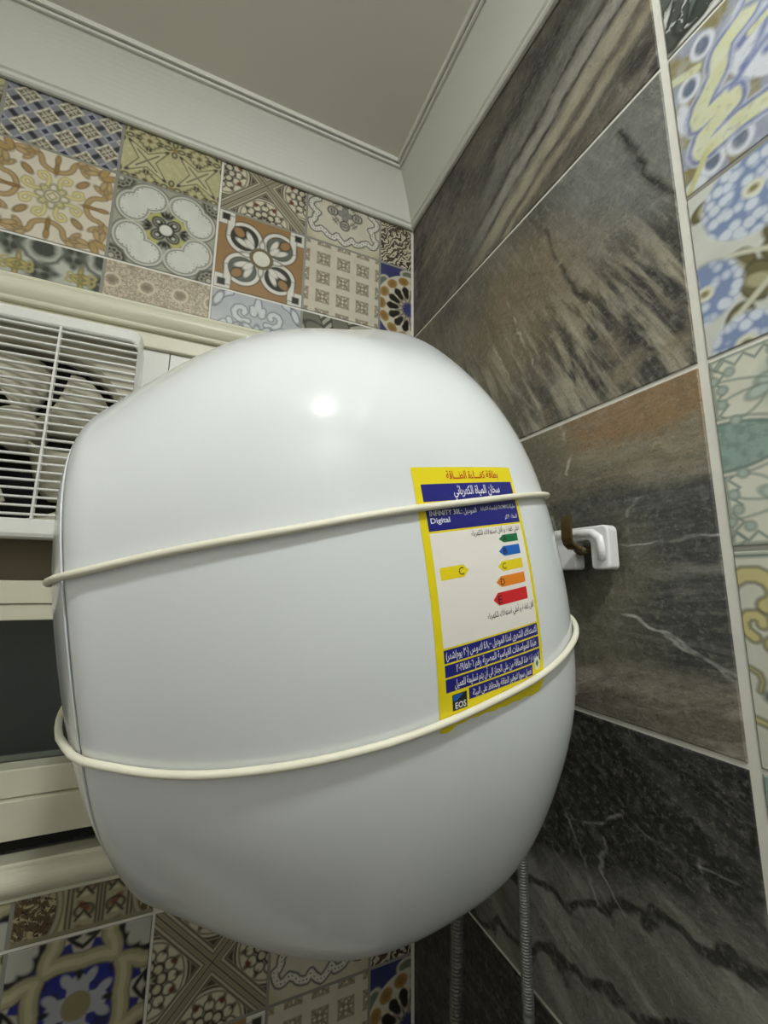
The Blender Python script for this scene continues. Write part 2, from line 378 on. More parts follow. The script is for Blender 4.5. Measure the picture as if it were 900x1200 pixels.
@pr('scroll')
def _(g):
    g.mix(1.0, 'b4b8bc'); u = g.com(g.m('ABSOLUTE', g.sep(g.uv)[0]), g.sep(g.uv)[1]); K = '5a5f66'; W = 'ccd0d2'
    def st(pts, wd=.075):
        d = g.path(u, pts); g.line(d, wd, K); g.line(d, wd-.022, W)
    st(spiral(.34, .55, .05, .24, 3.5, -2.2, 8)); st(spiral(.70, .12, .05, .2, 0, 5.2, 7)); st(bez((.0, .9), (.1, .3), (.12, .7), 4)); st(bez((.1, -.3), (.4, -.2), (.6, .3), 5)); st(bez((.95, .6), (.8, .9), (.6, .95), 4)); st(spiral(.4, -.55, .05, .25, 0, 5, 8))
    for x, y, r in ((0, .1, 0), (.16, .16, -.8), (.1, -.1, -1.4), (.5, .1, .6), (.85, .75, .4), (.5, -.9, .3), (.9, -.5, 1.2)):
        g.blob(g.ell(u, x, y, .07, .17, r), W, K, .024)

@pr('fans')
def _(g):
    g.mix(1.0, 'a9a898'); u = g.flat(g.uv); d = g.v('DISTANCE', u, (.8, -.2, 0))
    g.mix(g.rng(g.m('SINE', g.m('MULTIPLY', d, 42)), -.1, .3), '4a483e')
    for c, r in (((-.75, .8), .5), ((-.5, .45), 1.0), ((.0, .75), .4)):
        g.blob(g.ell(u, c[0], c[1], .2, .45, r), '6d6c60', '33322b', .03)

@pr('medallion')
def _(g):
    g.mix(1.0, 'b4ad86'); u = g.flat(g.uv); K = '2b281f'
    o = g.sep(u); cx = g.m('ABSOLUTE', g.m('SUBTRACT', o[0], .18))
    rays = g.polar(24, g.v('SUBTRACT', u, (-.28, -.2, 0))); g.line(g.path(rays, [(.1, .06), (.9, .12)]), .012, K)
    f = g.com(cx, g.m('WRAP', o[1], .17, -.17))
    g.mix(g.mask(g.m('SUBTRACT', cx, .47), .01), 'a8a284')
    for q in (.0, .05, .40, .46): g.line(g.m('SUBTRACT', cx, q), .014, K)
    g.fill(g.ell(f, .22, .06, .12, .05, .7), '7a4a34'); g.line(g.ell(f, .22, 0, .13, .09), .014, K); g.fill(g.ell(f, .22, -.1, .07, .03), 'c9c3a2'); g.line(g.path(f, [(.12, -.12), (.22, .0), (.33, -.12)]), .018, K)
    for c in (-.86, 1.15):
        e = g.ell(u, c, -.55, .48, .62); g.fill(e, K, .05); g.fill(e, 'aaa48c', .035); g.fill(e, '5f4c34', -.03)
        g.mix(g.m('MULTIPLY', g.mask(e, .01, -.05), g.rng(g.noise(7, 4, dist=1.5), .5, .58)), 'b7aa88'); g.mix(g.m('MULTIPLY', g.mask(e, .01, -.05), g.rng(g.noise(11, 3, dist=2), .56, .62)), '2a2118')
    g.fill(g.m('SUBTRACT', g.m('ADD', o[1], 1), .1), '8c886e')

@pr('bluecurl')
def _(g):
    g.mix(1.0, 'b9b3a2'); u = g.flat(g.uv); f = g.fold8(); q = g.fold4(); K = '15141a'
    g.fill(g.ell(q, 1, 1, .62), K); g.fill(g.ell(q, .84, .84, .26, .14, PI/4), 'b9b7ae'); g.fill(g.ell(q, .84, .84, .14, .26, PI/4), 'b9b7ae'); g.fill(g.ell(q, .98, .68, .16, .08, .4), 'b9b7ae'); g.fill(g.ell(q, .68, .98, .08, .16, -.4), 'b9b7ae')
    g.fill(g.ell(f, .96, .0, .32, .30), 'b5b0a4'); g.fill(g.box(f, .78, .22, .09, .09, .3), '232a7c'); g.fill(g.ell(f, .98, .12, .06, .1), K); g.line(g.path(f, bez((.8, .0), (.88, .14), (1, .22), 4)), .03, K)
    bl = g.m('MINIMUM', g.ell(q, .30, .30, .34), g.ell(q, 0, 0, .5)); 
    t1 = g.path(f, bez((.6, .0), (.66, .3), (.58, .46), 5)+bez((.58, .46), (.75, .48), (.86, .38), 3)+[(1.02, .36)])
    g.fill(bl, '1f2a86', .12); g.mix(g.m('MULTIPLY', g.mask(bl, .02, .12), g.rng(g.noise(4, 2), .5, .54)), '191d52')
    g.line(t1, .13, '6d6854'); g.line(t1, .11, 'a49d7e'); g.line(t1, .045, 'bdb694')
    g.fill(g.ell(f, .22, .0, .2, .16), 'a8aab2'); g.fill(g.ell(f, .36, .16, .12, .07, .6), 'a8aab2'); g.fill(g.ell(f, .42, 0, .07, .04), K); g.fill(g.ell(f, .22, .2, .05), '232a7c')
    g.fill(g.ell(u, 0, 0, .2), '8f8460')

# prints of the narrow strip on the slate wall
@pr('leafblack')
def _(g):
    g.mix(1.0, 'd3d4cf'); u = g.flat(g.uv); a = g.warp(g.v('ADD', u, (.25, .35, 0)), 2.2, .35); K = '2b2e2c'
    for c, r, rot, col in (((-.35, -.15), (.42, .2), .75, '5f6a62'), ((-.6, -.25), (.3, .12), 1.3, '4a4f4b'), ((.1, .3), (.5, .2), .5, '74827a'), ((-.1, -.3), (.4, .1), .4, '3d4340'), ((.4, -.1), (.4, .15), .9, '4a4f4b'), ((-.6, .35), (.35, .14), .9, '55605a')):
        g.blob(g.ell(a, c[0], c[1], r[0], r[1], rot), col, K, .035)
    g.mix(g.m('MULTIPLY', g.rng(g.noise(7, 3, dist=1), .55, .62), g.mask(g.ell(a, -.1, .1, .8, .6))), 'c2c9c4')
    g.line(g.path(u, bez((-.8, -.58), (-.95, -.72), (-.8, -.85), 4)), .022, K)

@pr('blueyellow')
def _(g):
    g.mix(1.0, '9aa0b0'); u = g.flat(g.uv); a = g.warp(u, 4, .05); B = '7480ae'; Y = 'd3d5ae'; W = 'd8dce4'
    g.mix(g.rng(g.noise(2.5, 2), .46, .54), '8a8158')
    for x, y in ((-.62, .72), (-.8, .35), (-.68, -.78), (-.42, -.78), (.3, -.82)):
        g.fill(g.ell(u, x, y, .13, .16), W); g.fill(g.ell(u, x, y, .075, .1), '6a7488')
    g.fill(g.ell(u, -.9, .02, .08, .2), W); g.fill(g.ell(u, -.88, -.95, .14, .12, .5), W)
    f = g.path(a, smooth([(.1, 1.05), (-.08, .72), (-.22, .55), (-.45, .45), (-.52, .2), (-.70, .0), (-.74, -.18), (-.5, -.18), (-.44, -.3), (-.72, -.4), (-.74, -.58), (-.4, -.56), (-.1, -.6), (.15, -.5), (.5, -.62), (.9, -.5), (1.1, -.3)], 2))
    ins = g.ell(a, .5, .28, .95, .82); g.fill(ins, W)
    g.line(f, .135, B, .03); g.line(f, .092, Y); g.line(g.m('SUBTRACT', f, .15), .012, 'b9bfd0')
    for pts, wd in (([(-.3, .28), (.05, .42), (.3, .62), (.22, .78)], .06), ([(-.3, .0), (-.02, .1), (.3, .36), (.6, .42)], .05), ([(-.42, -.12), (-.2, .05), (-.05, .3)], .04), ([(-.1, -.05), (.3, .1), (.5, -.05)], .06), ([(.05, -.5), (.18, -.2), (.32, .0)], .03), ([(.5, .75), (.7, .6), (.6, .35), (.75, .1)], .06), ([(-.2, .66), (.2, .3), (.2, .2)], .03), ([(.6, -.1), (.9, .2)], .06)):
        g.line(g.path(a, pts), wd*.8, B, .03)
    for pts, wd in (([(-.2, .3), (.06, .36)], .04), ([(.02, -.02), (.32, .12), (.42, .02)], .045), ([(.2, .62), (.3, .5)], .04), ([(.4, .2), (.62, .5)], .05)):
        g.line(g.path(a, pts), wd, Y)
    g.line(g.path(u, [(-.95, -.98), (-.72, -.62)]), .035, 'c9c98e'); g.line(g.path(u, [(-.98, .62), (-.7, .5)]), .05, Y); g.mix(g.rng(g.noise(5, 4), .45, .7, 0, .35), 'dfe3ea'); g.mix(g.rng(g.noise(11, 3), .55, .7, 0, .25), '6d7288')

@pr('chrysanthemum')
def _(g):
    g.mix(1.0, 'cfd1c8'); u = g.flat(g.uv); K = '4e4b33'
    for x, y, r in ((-.85, .72, .1), (-.6, -.2, .2), (-.1, .0, .25), (-.45, -.4, .2), (.1, -.3, .24), (-.65, -.72, .16), (.3, .1, .2), (.0, .95, .2), (-.2, -.2, .2)):
        g.blob(g.ell(u, x, y, r, r*.7, x*3), '6d684a', K, .02); g.fill(g.ell(u, x, y, r*.6, r*.35, x*3+.8), 'a9a584')
    g.line(g.path(u, bez((-.9, -.85), (-.2, -.3), (.4, .1), 5)), .03, 'c9c9b4'); g.line(g.path(u, bez((-.95, .1), (-.4, .0), (.0, -.4), 5)), .025, 'c9c9b4')
    for x, y, r in ((-.38, .58, .46), (.18, .22, .46), (-.92, -.25, .34), (.1, -.78, .5), (-.62, -.98, .3), (.7, .8, .4)):
        e = g.ell(u, x, y, r); c = g.v('SUBTRACT', u, (x, y, 0)); 
        vo = g.vor(9, g.v('ADD', u, (x, y*2, 0)))
        g.fill(e, '8293b8', .0, .03); g.mix(g.m('MULTIPLY', g.mask(e, .03, .02), g.rng(vo, .36, .70, .92, .0)), 'd6dde6')
        g.fill(g.ell(u, x, y, .10, .085), 'd9d9c6'); g.fill(g.ell(u, x, y, .045, .035), '8d8358')

@pr('spray')
def _(g):
    g.mix(1.0, 'd6d6c6'); u = g.flat(g.uv); K = '55625a'
    o = g.sep(u); sh = g.m('ADD', o[0], .38); ed = g.m('MAXIMUM', g.m('MULTIPLY', o[0], -1), g.m('ABSOLUTE', o[1]))
    z = g.m('PINGPONG', g.m('ADD', o[1], 1), .085); g.line(g.m('SUBTRACT', g.m('ADD', o[0], .93), z), .016, '7d8a80'); g.line(g.m('SUBTRACT', ed, .955), .012, '7d8a80')
    z2 = g.m('PINGPONG', g.m('ADD', o[0], 1), .085); g.line(g.m('SUBTRACT', g.m('SUBTRACT', .93, g.m('ABSOLUTE', o[1])), z2), .016, '7d8a80')
    le = g.m('MAXIMUM', g.ell(u, -.95, -.75, 1.03), g.ell(u, -.95, .79, 1.03)); g.fill(le, '55625a', .05); g.fill(le, 'd6d6c6', .035); g.fill(le, '4a5a55', .0); g.fill(le, '8fa69b', -.02); g.mix(g.m('MULTIPLY', g.mask(le), g.rng(g.noise(9, 3), .45, .6, 0, .6)), '6b8379')
    f = g.com(sh, g.m('ABSOLUTE', o[1]))
    g.fill(g.ell(f, .12, .58, .3, .22, .3), '93a89c', e=.1)
    for x, y, r, rot in ((-.2, .5, .1, .4), (.0, .45, .12, 1.2), (.15, .62, .13, .2), (.0, .68, .11, 2.2), (.3, .5, .12, .9), (.28, .75, .1, .3), (-.12, .6, .08, .1), (.5, .6, .15, .5)):
        g.blob(g.ell(f, x, y, r, r*.55, rot), 'b4c2b8', '6d7a70', .014)
    for pts in (bez((-.1, .6), (-.35, .7), (-.55, .72), 4), bez((-.15, .45), (-.25, .3), (-.4, .28), 4), bez((-.2, .55), (-.4, .55), (-.5, .5), 3)):
        g.line(g.path(f, pts), .008, '7d8a7e')
    for x, y in ((-.57, .74), (-.42, .79), (-.5, .62), (-.52, .47), (-.42, .27), (-.05, .86)):
        g.blob(g.ell(f, x, y, .04), 'aab8ae', '6d7a70', .012)

@pr('vase')
def _(g):
    g.mix(1.0, 'd3d3c4'); u = g.v('ADD', g.flat(g.uv), (.2, 0, 0)); Y = 'c9bf86'; K = '5a5a4a'
    g.fill(g.box(u, 0, .93, 1.2, .02), '6e7a72'); g.fill(g.box(u, 0, 1.0, 1.2, .05), 'b9beb2')
    for pts, wd in ((spiral(-.62, .55, .1, .26, -1.0, 3.0, 8), .085), (spiral(-.66, .3, .05, .13, 0, 4.5, 6), .06), (bez((-.55, .12), (-.2, -.05), (.3, .1), 5), .085), (bez((-.8, -.55), (-.5, -.6), (-.45, -.8), 4), .04), (bez((-.6, -.75), (-.4, -.95), (.0, -.8), 4), .06), (bez((-.86, -.1), (-.6, -.1), (-.7, -.3), 4), .03)):
        d = g.path(u, pts); g.line(d, wd, K); g.line(d, wd-.022, Y)
    for x, y in ((-.15, .52), (-.02, .6), (.08, .5), (-.05, .42), (.2, .6)): g.blob(g.ell(u, x, y, .09), 'b59a6a', '6b5536', .016)
    for x, y, r, rot in ((-.4, -.2, .2, .5), (-.2, -.12, .2, 1.1), (-.1, -.3, .25, .2), (-.3, -.45, .2, 2.4), (.1, -.4, .25, .8), (-.5, -.33, .14, .1)):
        g.blob(g.ell(u, x, y, r, r*.5, rot), '5f6a66', '3d4642', .02)

@pr('teal')
def _(g):
    g.mix(1.0, '8fa59c'); u = g.flat(g.uv)
    d = g.path(u, spiral(-.55, .3, .08, .4, 0, 5.5, 9)); g.line(d, .09, '33443e'); g.line(d, .06, 'd3d9d0'); g.fill(g.ell(u, -.5, -.4, .35, .2, .7), 'c9d2ca'); g.line(g.ell(u, -.5, -.4, .35, .2, .7), .025, '33443e'); g.fill(g.ell(u, .2, 0, .3, .5, .3), 'c9d2ca')

# ================================================================== SLATE materials (u: from the room corner outwards, v up)
def slate(name, paint, base='3e3d38', rough=.42, grain=0.0, gain=1.0):
    g = G('slate_'+name, base, rough, .5); g.h = None; g.grain = grain
    u = g.mp(g.flat(g.uv), (0, 0), 0, (1/1.667, 1))      # square up the 50 x 30 cm face
    g.sq = u
    paint(g, u)
    g.mix(g.m('MULTIPLY', g.rng(streak(g, u, g.grain, 22, 9, 4), .5, .70), .14), 'a09d92'); g.mix(g.m('MULTIPLY', g.rng(g.noise(6, 7, u, .72, .5), .5, .68), .35), '2a2926'); g.mix(g.m('MULTIPLY', g.rng(g.noise(11, 7, u, .75, .3), .52, .7), .30), '8d8b80')
    g.col = g.v('SCALE', g.col, scale=gain)
    fine = g.noise(26, 6, u, .7); g.mix(g.rng(fine, .52, .72, 0, .42), 'a19d90'); g.mix(g.rng(g.noise(48, 5, u, .7), .54, .66, 0, .35), '24231f')
    g.mix(g.rng(g.noise(60, 3, u), .66, .74, 0, .35), 'b5b2a6')
    hh = g.m('ADD', g.m('MULTIPLY', g.noise(5, 8, u, .65, .6), .9), g.m('MULTIPLY', fine, .5))
    if g.h is not None: hh = g.m('ADD', hh, g.h)
    g.bump(hh, .55, .004)
    g.t.links.new(g.rng(g.noise(9, 4, u), .3, .7, rough-.1, rough+.15), g.b.inputs['Roughness'])
    return g.done()

def streak(g, u, rot, sc, stretch, det=6, off=(0, 0)):
    return g.noise(sc, det, g.mp(u, off, rot, (stretch, 1)), .6, .35)

def vein(g, u, pts, wd=.008, c='c9c8c0', wob=.12, s=1.667):
    p = g.warp(g.uv, 9, wob*.6); d = g.path(p, pts)
    g.mix(g.m('MULTIPLY', g.band(d, wd*.35, .008), g.rng(g.noise(7, 3), .42, .66)), c)

def crack(g, pts, wd=.012, c='0f0e0d'):
    g.mix(g.m('MULTIPLY', g.band(g.path(g.warp(g.uv, 6, .06), pts), wd, .012), .9), c)

def s_top(g, u):
    n = streak(g, u, .12, 2.4, 3.5)
    g.mix(g.rng(n, .35, .65), '565044'); g.mix(g.rng(g.noise(1.6, 4, u), .5, .62), '2d2b28')
    o = g.sep(g.warp(g.warp(g.flat(g.uv), 2.6, .24), 9, .07))
    # line coordinate of the grey folds: rises from (-.1,-.8) to (1,-.1)
    q = g.m('SUBTRACT', o[1], g.m('MULTIPLY', o[0], .55)); q = g.m('ADD', q, .74)
    right = g.rng(o[0], -.35, .1)
    def bnd(c, wd, col, e=.06, a=1.0): g.mix(g.m('MULTIPLY', g.m('MULTIPLY', g.band(g.m('SUBTRACT', q, c), wd, e), right), a), col)
    bnd(.44, .14, '5e5d57', .09, .9); bnd(.29, .018, '1c1b19', .03); bnd(.16, .080, '7d7b73', .04); bnd(.055, .018, '1f1e1c', .025); bnd(-.09, .09, '85806f', .05); bnd(-.2, .02, '453d32', .03); bnd(-.29, .05, '7a7362', .03)
    bnd(.78, .12, '1d1d1e', .12)
    g.h = g.m('MULTIPLY', g.m('SINE', g.m('MULTIPLY', q, 22)), g.m('MULTIPLY', right, .35))
    g.mix(g.m('MULTIPLY', g.rng(streak(g, u, .5, 5, 5), .55, .7), .4), '9b968a')

def s_mid(g, u):
    g.mix(g.rng(g.noise(1.5, 5, u), .40, .6), '5c584b'); o = g.sep(g.warp(g.flat(g.uv), 2, .3))
    up = g.m('MULTIPLY', g.rng(o[0], .35, .55), g.rng(o[1], -.15, .1)); g.mix(up, '5e5f5b')
    br = g.m('MULTIPLY', g.mask(g.ell(g.warp(g.flat(g.uv), 3, .3), .25, .15, .4, .55, .3), .2), .75); g.mix(br, '6a5d46')
    st = streak(g, u, -1.1, 9, 7, 4); low = g.rng(o[1], .25, -.35)
    g.mix(g.m('MULTIPLY', g.rng(st, .46, .62), g.m('MULTIPLY', low, .75)), '938d7c')
    g.mix(g.m('MULTIPLY', g.m('MULTIPLY', g.rng(st, .52, .42), low), g.rng(o[0], .2, .5)), '2c2b28')
    g.mix(g.m('MULTIPLY', g.rng(g.noise(2.2, 3, u), .52, .62), g.m('MULTIPLY', g.rng(o[1], -.35, -.7), .7)), '756b58')
    crack(g, [(.40, .70), (.43, .45), (.46, .30)], .006); crack(g, [(.48, .25), (.53, .05), (.60, -.18)], .010); crack(g, [(.82, .86), (.9, .4), (1.0, .05)], .014)
    vein(g, u, [(.1, .4), (.2, -.1), (.3, -.5)], .008, 'b0aa98', .1); vein(g, u, [(-.1, .3), (.1, -.4), (.3, -.9)], .006, 'a8a290', .1)
    g.h = g.m('MULTIPLY', st, g.m('MULTIPLY', low, .5))

def s_low(g, u):
    g.mix(1.0, '393a37'); o = g.sep(g.warp(g.flat(g.uv), 2.2, .25)); st = streak(g, u, -.05, 6, 6, 5)
    g.mix(g.rng(g.noise(1.4, 4, u), .48, .66, 0, .8), '585648')
    top = g.rng(o[1], .35, .6); g.mix(top, '6c6654'); g.mix(g.m('MULTIPLY', top, g.rng(st, .45, .6)), '7a705a')
    og = g.m('MULTIPLY', g.rng(o[1], .66, .78), g.rng(o[0], .38, .5)); g.mix(g.m('MULTIPLY', og, .9), '7b6345')
    lt = g.m('MULTIPLY', g.rng(o[0], .5, .3), g.rng(o[1], -.1, .3)); g.mix(g.m('MULTIPLY', lt, .6), '5e5c4c')
    bl = g.mask(g.ell(g.warp(g.flat(g.uv), 3, .35), .52, -.6, .16, .42), .18); g.mix(g.m('MULTIPLY', bl, .8), '6e6b5a')
    bt = g.rng(o[1], -.6, -.78); g.mix(bt, '5b564a'); g.mix(g.m('MULTIPLY', bt, g.rng(streak(g, u, .35, 4, 5), .5, .6)), '8b8577')
    g.mix(g.m('MULTIPLY', g.rng(st, .56, .7), .35), '8d8a80')
    for p in ([(.5, .12), (.62, .15), (.75, .32)], [(.5, .1), (.7, .05), (1, .08)], [(.57, -.32), (.74, -.4), (.98, -.6)], [(.65, -.36), (.85, -.46), (1, -.66)], [(.22, -.1), (.33, -.4), (.42, -.9)], [(.3, .5), (.36, .2)]): vein(g, u, p, .012, 'b9b8b0', .16)
    vein(g, u, [(.42, .98), (.46, .75), (.44, .6)], .016, 'b0aaa0', .1)

def s_bot(g, u):
    g.mix(1.0, '222221'); o = g.sep(g.warp(g.flat(g.uv), 2.4, .3)); st = streak(g, u, -.5, 4.5, 5, 6)
    g.mix(g.m('MULTIPLY', g.rng(st, .5, .66), .5), '5a5954')
    q = g.m('SUBTRACT', o[1], g.m('MULTIPLY', g.m('SUBTRACT', o[0], .4), .55)); low = g.rng(q, .12, -.05)
    g.mix(low, '67665e'); g.mix(g.m('MULTIPLY', low, g.rng(st, .45, .62)), '8f8d83')
    wv = g.m('SINE', g.m('MULTIPLY', g.m('ADD', q, g.m('MULTIPLY', g.noise(2.6, 3, u), .5)), 15)); g.mix(g.m('MULTIPLY', g.m('MULTIPLY', g.rng(wv, .72, .95), low), .9), '1f1e1c')
    for p in ([(.28, .42), (.36, .29), (.48, .36), (.59, .50), (.72, .42), (.85, .46), (1, .47)], [(.3, .35), (.4, .1), (.45, -.1)], [(.5, .3), (.47, .1), (.55, -.05)], [(.83, .5), (.84, .36)]): vein(g, u, p, .008, 'b9b8b0', .14)
    g.h = g.m('MULTIPLY', wv, g.m('MULTIPLY', low, -.3))

def s_base(g, u):
    g.mix(1.0, '1e1d1c'); g.mix(g.rng(g.noise(2, 5, u), .45, .65, 0, .6), '3a3833')
SL = [slate('top', s_top, grain=.35, gain=1.5), slate('mid', s_mid, grain=-1.1, gain=1.6), slate('low', s_low, '2b2c2b', .36, .05, gain=1.45), slate('bot', s_bot, '222221', .36, -.45), slate('base', s_base, '1e1d1c', .36)]

# ================================================================== ROOM
X0, Y0, ZF, ZC = -1.15, -1.36, -1.35, 1.222      # far side wall, wall behind the camera, floor, ceiling
WX0, WX1, WZ0, WZ1 = -0.98, -0.305, 0.082, 0.815  # window opening in wall_left
bm = bmesh.new()
box_bm(bm, X0-.1, .1, .0010, .14, WZ1, ZC+.05); box_bm(bm, X0-.1, .1, .0010, .14, ZF-.05, WZ0)
box_bm(bm, X0-.1, WX0, .0010, .14, WZ0, WZ1); box_bm(bm, WX1, .1, .0010, .14, WZ0, WZ1)
wall_left = tag(bmobj('wall_left', bm, M_grout), kind='structure')
wall_right = tag(box('wall_right', (.0010, .1, Y0-.1, .0010, ZF-.05, ZC+.05), M_grout), kind='structure')
gw = G('plain_tile_wall', 'bdb6a4', .35)
bt = gw.t.nodes.new('ShaderNodeTexBrick'); gw.t.links.new(gw.mp(gw.ob, (0, 0), 0, (1, 1)), bt.inputs[0])
bt.offset = 0; bt.inputs['Color1'].default_value = lin('eceae4'); bt.inputs['Color2'].default_value = lin('e6e4dd'); bt.inputs['Mortar'].default_value = lin('d8d4c8')
bt.inputs['Scale'].default_value = 1; bt.inputs['Brick Width'].default_value = .3; bt.inputs['Row Height'].default_value = .3; bt.inputs['Mortar Size'].default_value = .003
gw.col = bt.outputs[0]; M_plainwall = gw.done()
tag(box('wall_back', (X0-.1, .1, Y0-.1, Y0, ZF-.05, ZC+.05), M_plainwall), kind='structure')
tag(box('wall_side', (X0-.1, X0, Y0, .0, ZF-.05, ZC+.05), M_plainwall), kind='structure')
tag(box('floor', (X0-.1, .1, Y0-.1, .14, ZF-.1, ZF), plain('dark_floor_tile', '4a463f', .4, noise=.3)), kind='structure')
tag(box('ceiling', (X0-.1, .1, Y0-.1, .14, ZC, ZC+.1), M_ceil), kind='structure')

# crown moulding: one profile swept round the room with mitred corners
prof = [(-.0005, 1.1452), (.0030, 1.1422), (.0075, 1.1420), (.0102, 1.1440), (.0104, 1.1470), (.0085, 1.1492), (.0088, 1.1512), (.0122, 1.1528)]
for i in range(1, 13):
    t = i/12; a = t*PI/2
    ax, az = .0122+(.0603-.0122)*(1-math.cos(a)), 1.1528+(1.2137-1.1528)*math.sin(a)
    lx, lz = .0122+(.0603-.0122)*t, 1.1528+(1.2137-1.1528)*t
    prof.append((lx+.40*(ax-lx), lz+.40*(az-lz)))
prof += [(.0606, 1.2118), (.0632, 1.2122), (.0640, 1.2150), (.0632, 1.2178), (.0650, 1.2186), (.0662, 1.2160), (.0690, 1.2160), (.0704, 1.2185), (.0708, 1.2225)]
V, Fc = [], []
np_ = len(prof)
for d, z in prof:
    V += [(X0+d, Y0+d, z), (-d, Y0+d, z), (-d, -d, z), (X0+d, -d, z)]
for i in range(np_-1):
    for k in range(4):
        Fc.append((i*4+k, i*4+(k+1) % 4, (i+1)*4+(k+1) % 4, (i+1)*4+k))
tag(obj('trim_1', V, Fc, M_plaster), kind='structure')

# ------------------------------------------------------------------ tiles (bevelled slabs); a0,a1 along the wall, z0,z1 heights, full = rect the print refers to
TILES = {}
def slab(name, wall, a0, a1, z0, z1, mat, parent, full=None, t0=.0010, t1=0.0, bev=.0008):
    fa0, fa1, fz0, fz1 = full or (a0, a1, z0, z1)
    V, UV = [], []
    for (ins, dep) in ((0, t0), (0, t1+bev*.6), (bev, t1)):
        for a, z in ((a0+ins, z0+ins), (a1-ins, z0+ins), (a1-ins, z1-ins), (a0+ins, z1-ins)):
            V.append((a, dep, z) if wall == 'L' else (dep, -a, z))
            UV.append(((a-fa0)/(fa1-fa0)*2-1, (z-fz0)/(fz1-fz0)*2-1))
    Fc = [(8, 9, 10, 11)]
    for b in (0, 4):
        for k in range(4): Fc.append((b+k, b+(k+1) % 4, b+4+(k+1) % 4, b+4+k))
    return obj(name, V, Fc, mat, parent, uvs=UV)

P15 = .15
def ceramic(wall, parent, a0, a1, z0, clipa, clipz, prints):
    """one 30 cm high printed tile (two rows of patches) as far as it shows; prints[(col,row)]"""
    ca0, ca1 = max(a0, clipa[0]), min(a1, clipa[1]); cz0, cz1 = max(z0, clipz[0]), min(z0+.3, clipz[1])
    if ca1-ca0 < .004 or cz1-cz0 < .004: return
    g_ = .0016
    body = slab('tile', wall, ca0+g_, ca1-g_, cz0+g_, cz1-g_, M_glaze, parent, t0=.0010, t1=.0003)
    n = int(round((a1-a0)/P15))
    for i in range(n):
        for r in range(2):
            key = prints.get((i, r))
            if key is None: continue
            p0, p1, q0, q1 = a0+i*P15, a0+(i+1)*P15, z0+r*P15, z0+(r+1)*P15
            m = .0022
            x0, x1, y0, y1 = max(p0, ca0)+m, min(p1, ca1)-m, max(q0, cz0)+m, min(q1, cz1)-m
            if x1-x0 < .006 or y1-y0 < .006: continue
            slab('patch', wall, x0, x1, y0, y1, PR[key], body, full=(p0, p1, q0, q1), t0=.0003, t1=-.0004, bev=.0006)
PA = {(0, 1): 'scroll', (1, 1): 'medallion', (2, 1): 'lattice', (3, 1): 'star', (0, 0): 'squares', (1, 0): 'cross', (2, 0): 'gold', (3, 0): 'lobes'}
PB = {(0, 1): 'cross', (1, 1): 'ogee', (2, 1): 'maze', (0, 0): 'orange', (1, 0): 'squares', (2, 0): 'moorish'}
PC = {(0, 1): 'ogee', (1, 1): 'moorish', (2, 1): 'greyleaf', (3, 1): 'speckle', (0, 0): 'star', (1, 0): 'lobes', (2, 0): 'gold', (3, 0): 'lattice'}
PD = {(0, 1): 'scroll', (1, 1): 'fans', (2, 1): 'medallion', (0, 0): 'gold', (1, 0): 'star', (2, 0): 'lattice'}
PE = {(0, 1): 'cross', (1, 1): 'orange', (2, 1): 'bluecurl', (3, 1): 'medallion', (0, 0): 'medallion', (1, 0): 'star', (2, 0): 'lattice', (3, 0): 'medallion'}
PF = {(0, 1): 'cross', (1, 1): 'orange', (2, 1): 'gold', (3, 1): 'bluecurl', (0, 0): 'gold', (1, 0): 'lobes', (2, 0): 'scroll', (3, 0): 'lobes'}
CT = (-9, 1.146); XA, XB, XC = -.975, -.375, 0.0; CL = (-.975, -.003)
WT, WB, WR = .838, .0520, -.262     # outer edges of the window casing (top, bottom, right)
ceramic('L', wall_left, XA, XB, .9, CL, CT, PA); ceramic('L', wall_left, XB, XB+.45, .9, CL, CT, PB)
ceramic('L', wall_left, XA, XB, .6, CL, (WT, 9), PC); ceramic('L', wall_left, XB, XB+.45, .6, (WR, -.003), (-9, WT), PD)
# the row beside the window's upper edge continues to the right of the casing
ceramic('L', wall_left, XB, XB+.45, .6, CL, (WT, 9), PD)
ceramic('L', wall_left, XB, XB+.45, .3, (WR, -.003), (-9, 9), PB); ceramic('L', wall_left, XB, XB+.45, 0, (WR, -.003), (WB, 9), PD)
ceramic('L', wall_left, XA, XB, 0, CL, (-9, WB), {(0, 0): 'scroll', (1, 0): 'star', (2, 0): 'bluecurl', (3, 0): 'medallion'})
ceramic('L', wall_left, XB, XB+.45, 0, CL, (-9, WB), {(0, 0): 'gold', (1, 0): 'lobes', (2, 0): 'scroll'})
ceramic('L', wall_left, XA, XB, -.3, CL, (-9, 9), {(0, 1): 'gold', (1, 1): 'orange', (2, 1): 'star', (3, 1): 'bluecurl', (0, 0): 'gold', (1, 0): 'lobes', (2, 0): 'scroll', (3, 0): 'lobes'})
ceramic('L', wall_left, XB, XB+.45, -.3, CL, (-9, 9), PB)
ceramic('L', wall_left, XA, XB, -.6, CL, (-9, 9), PA); ceramic('L', wall_left, XB, XB+.45, -.6, CL, (-9, 9), PD)

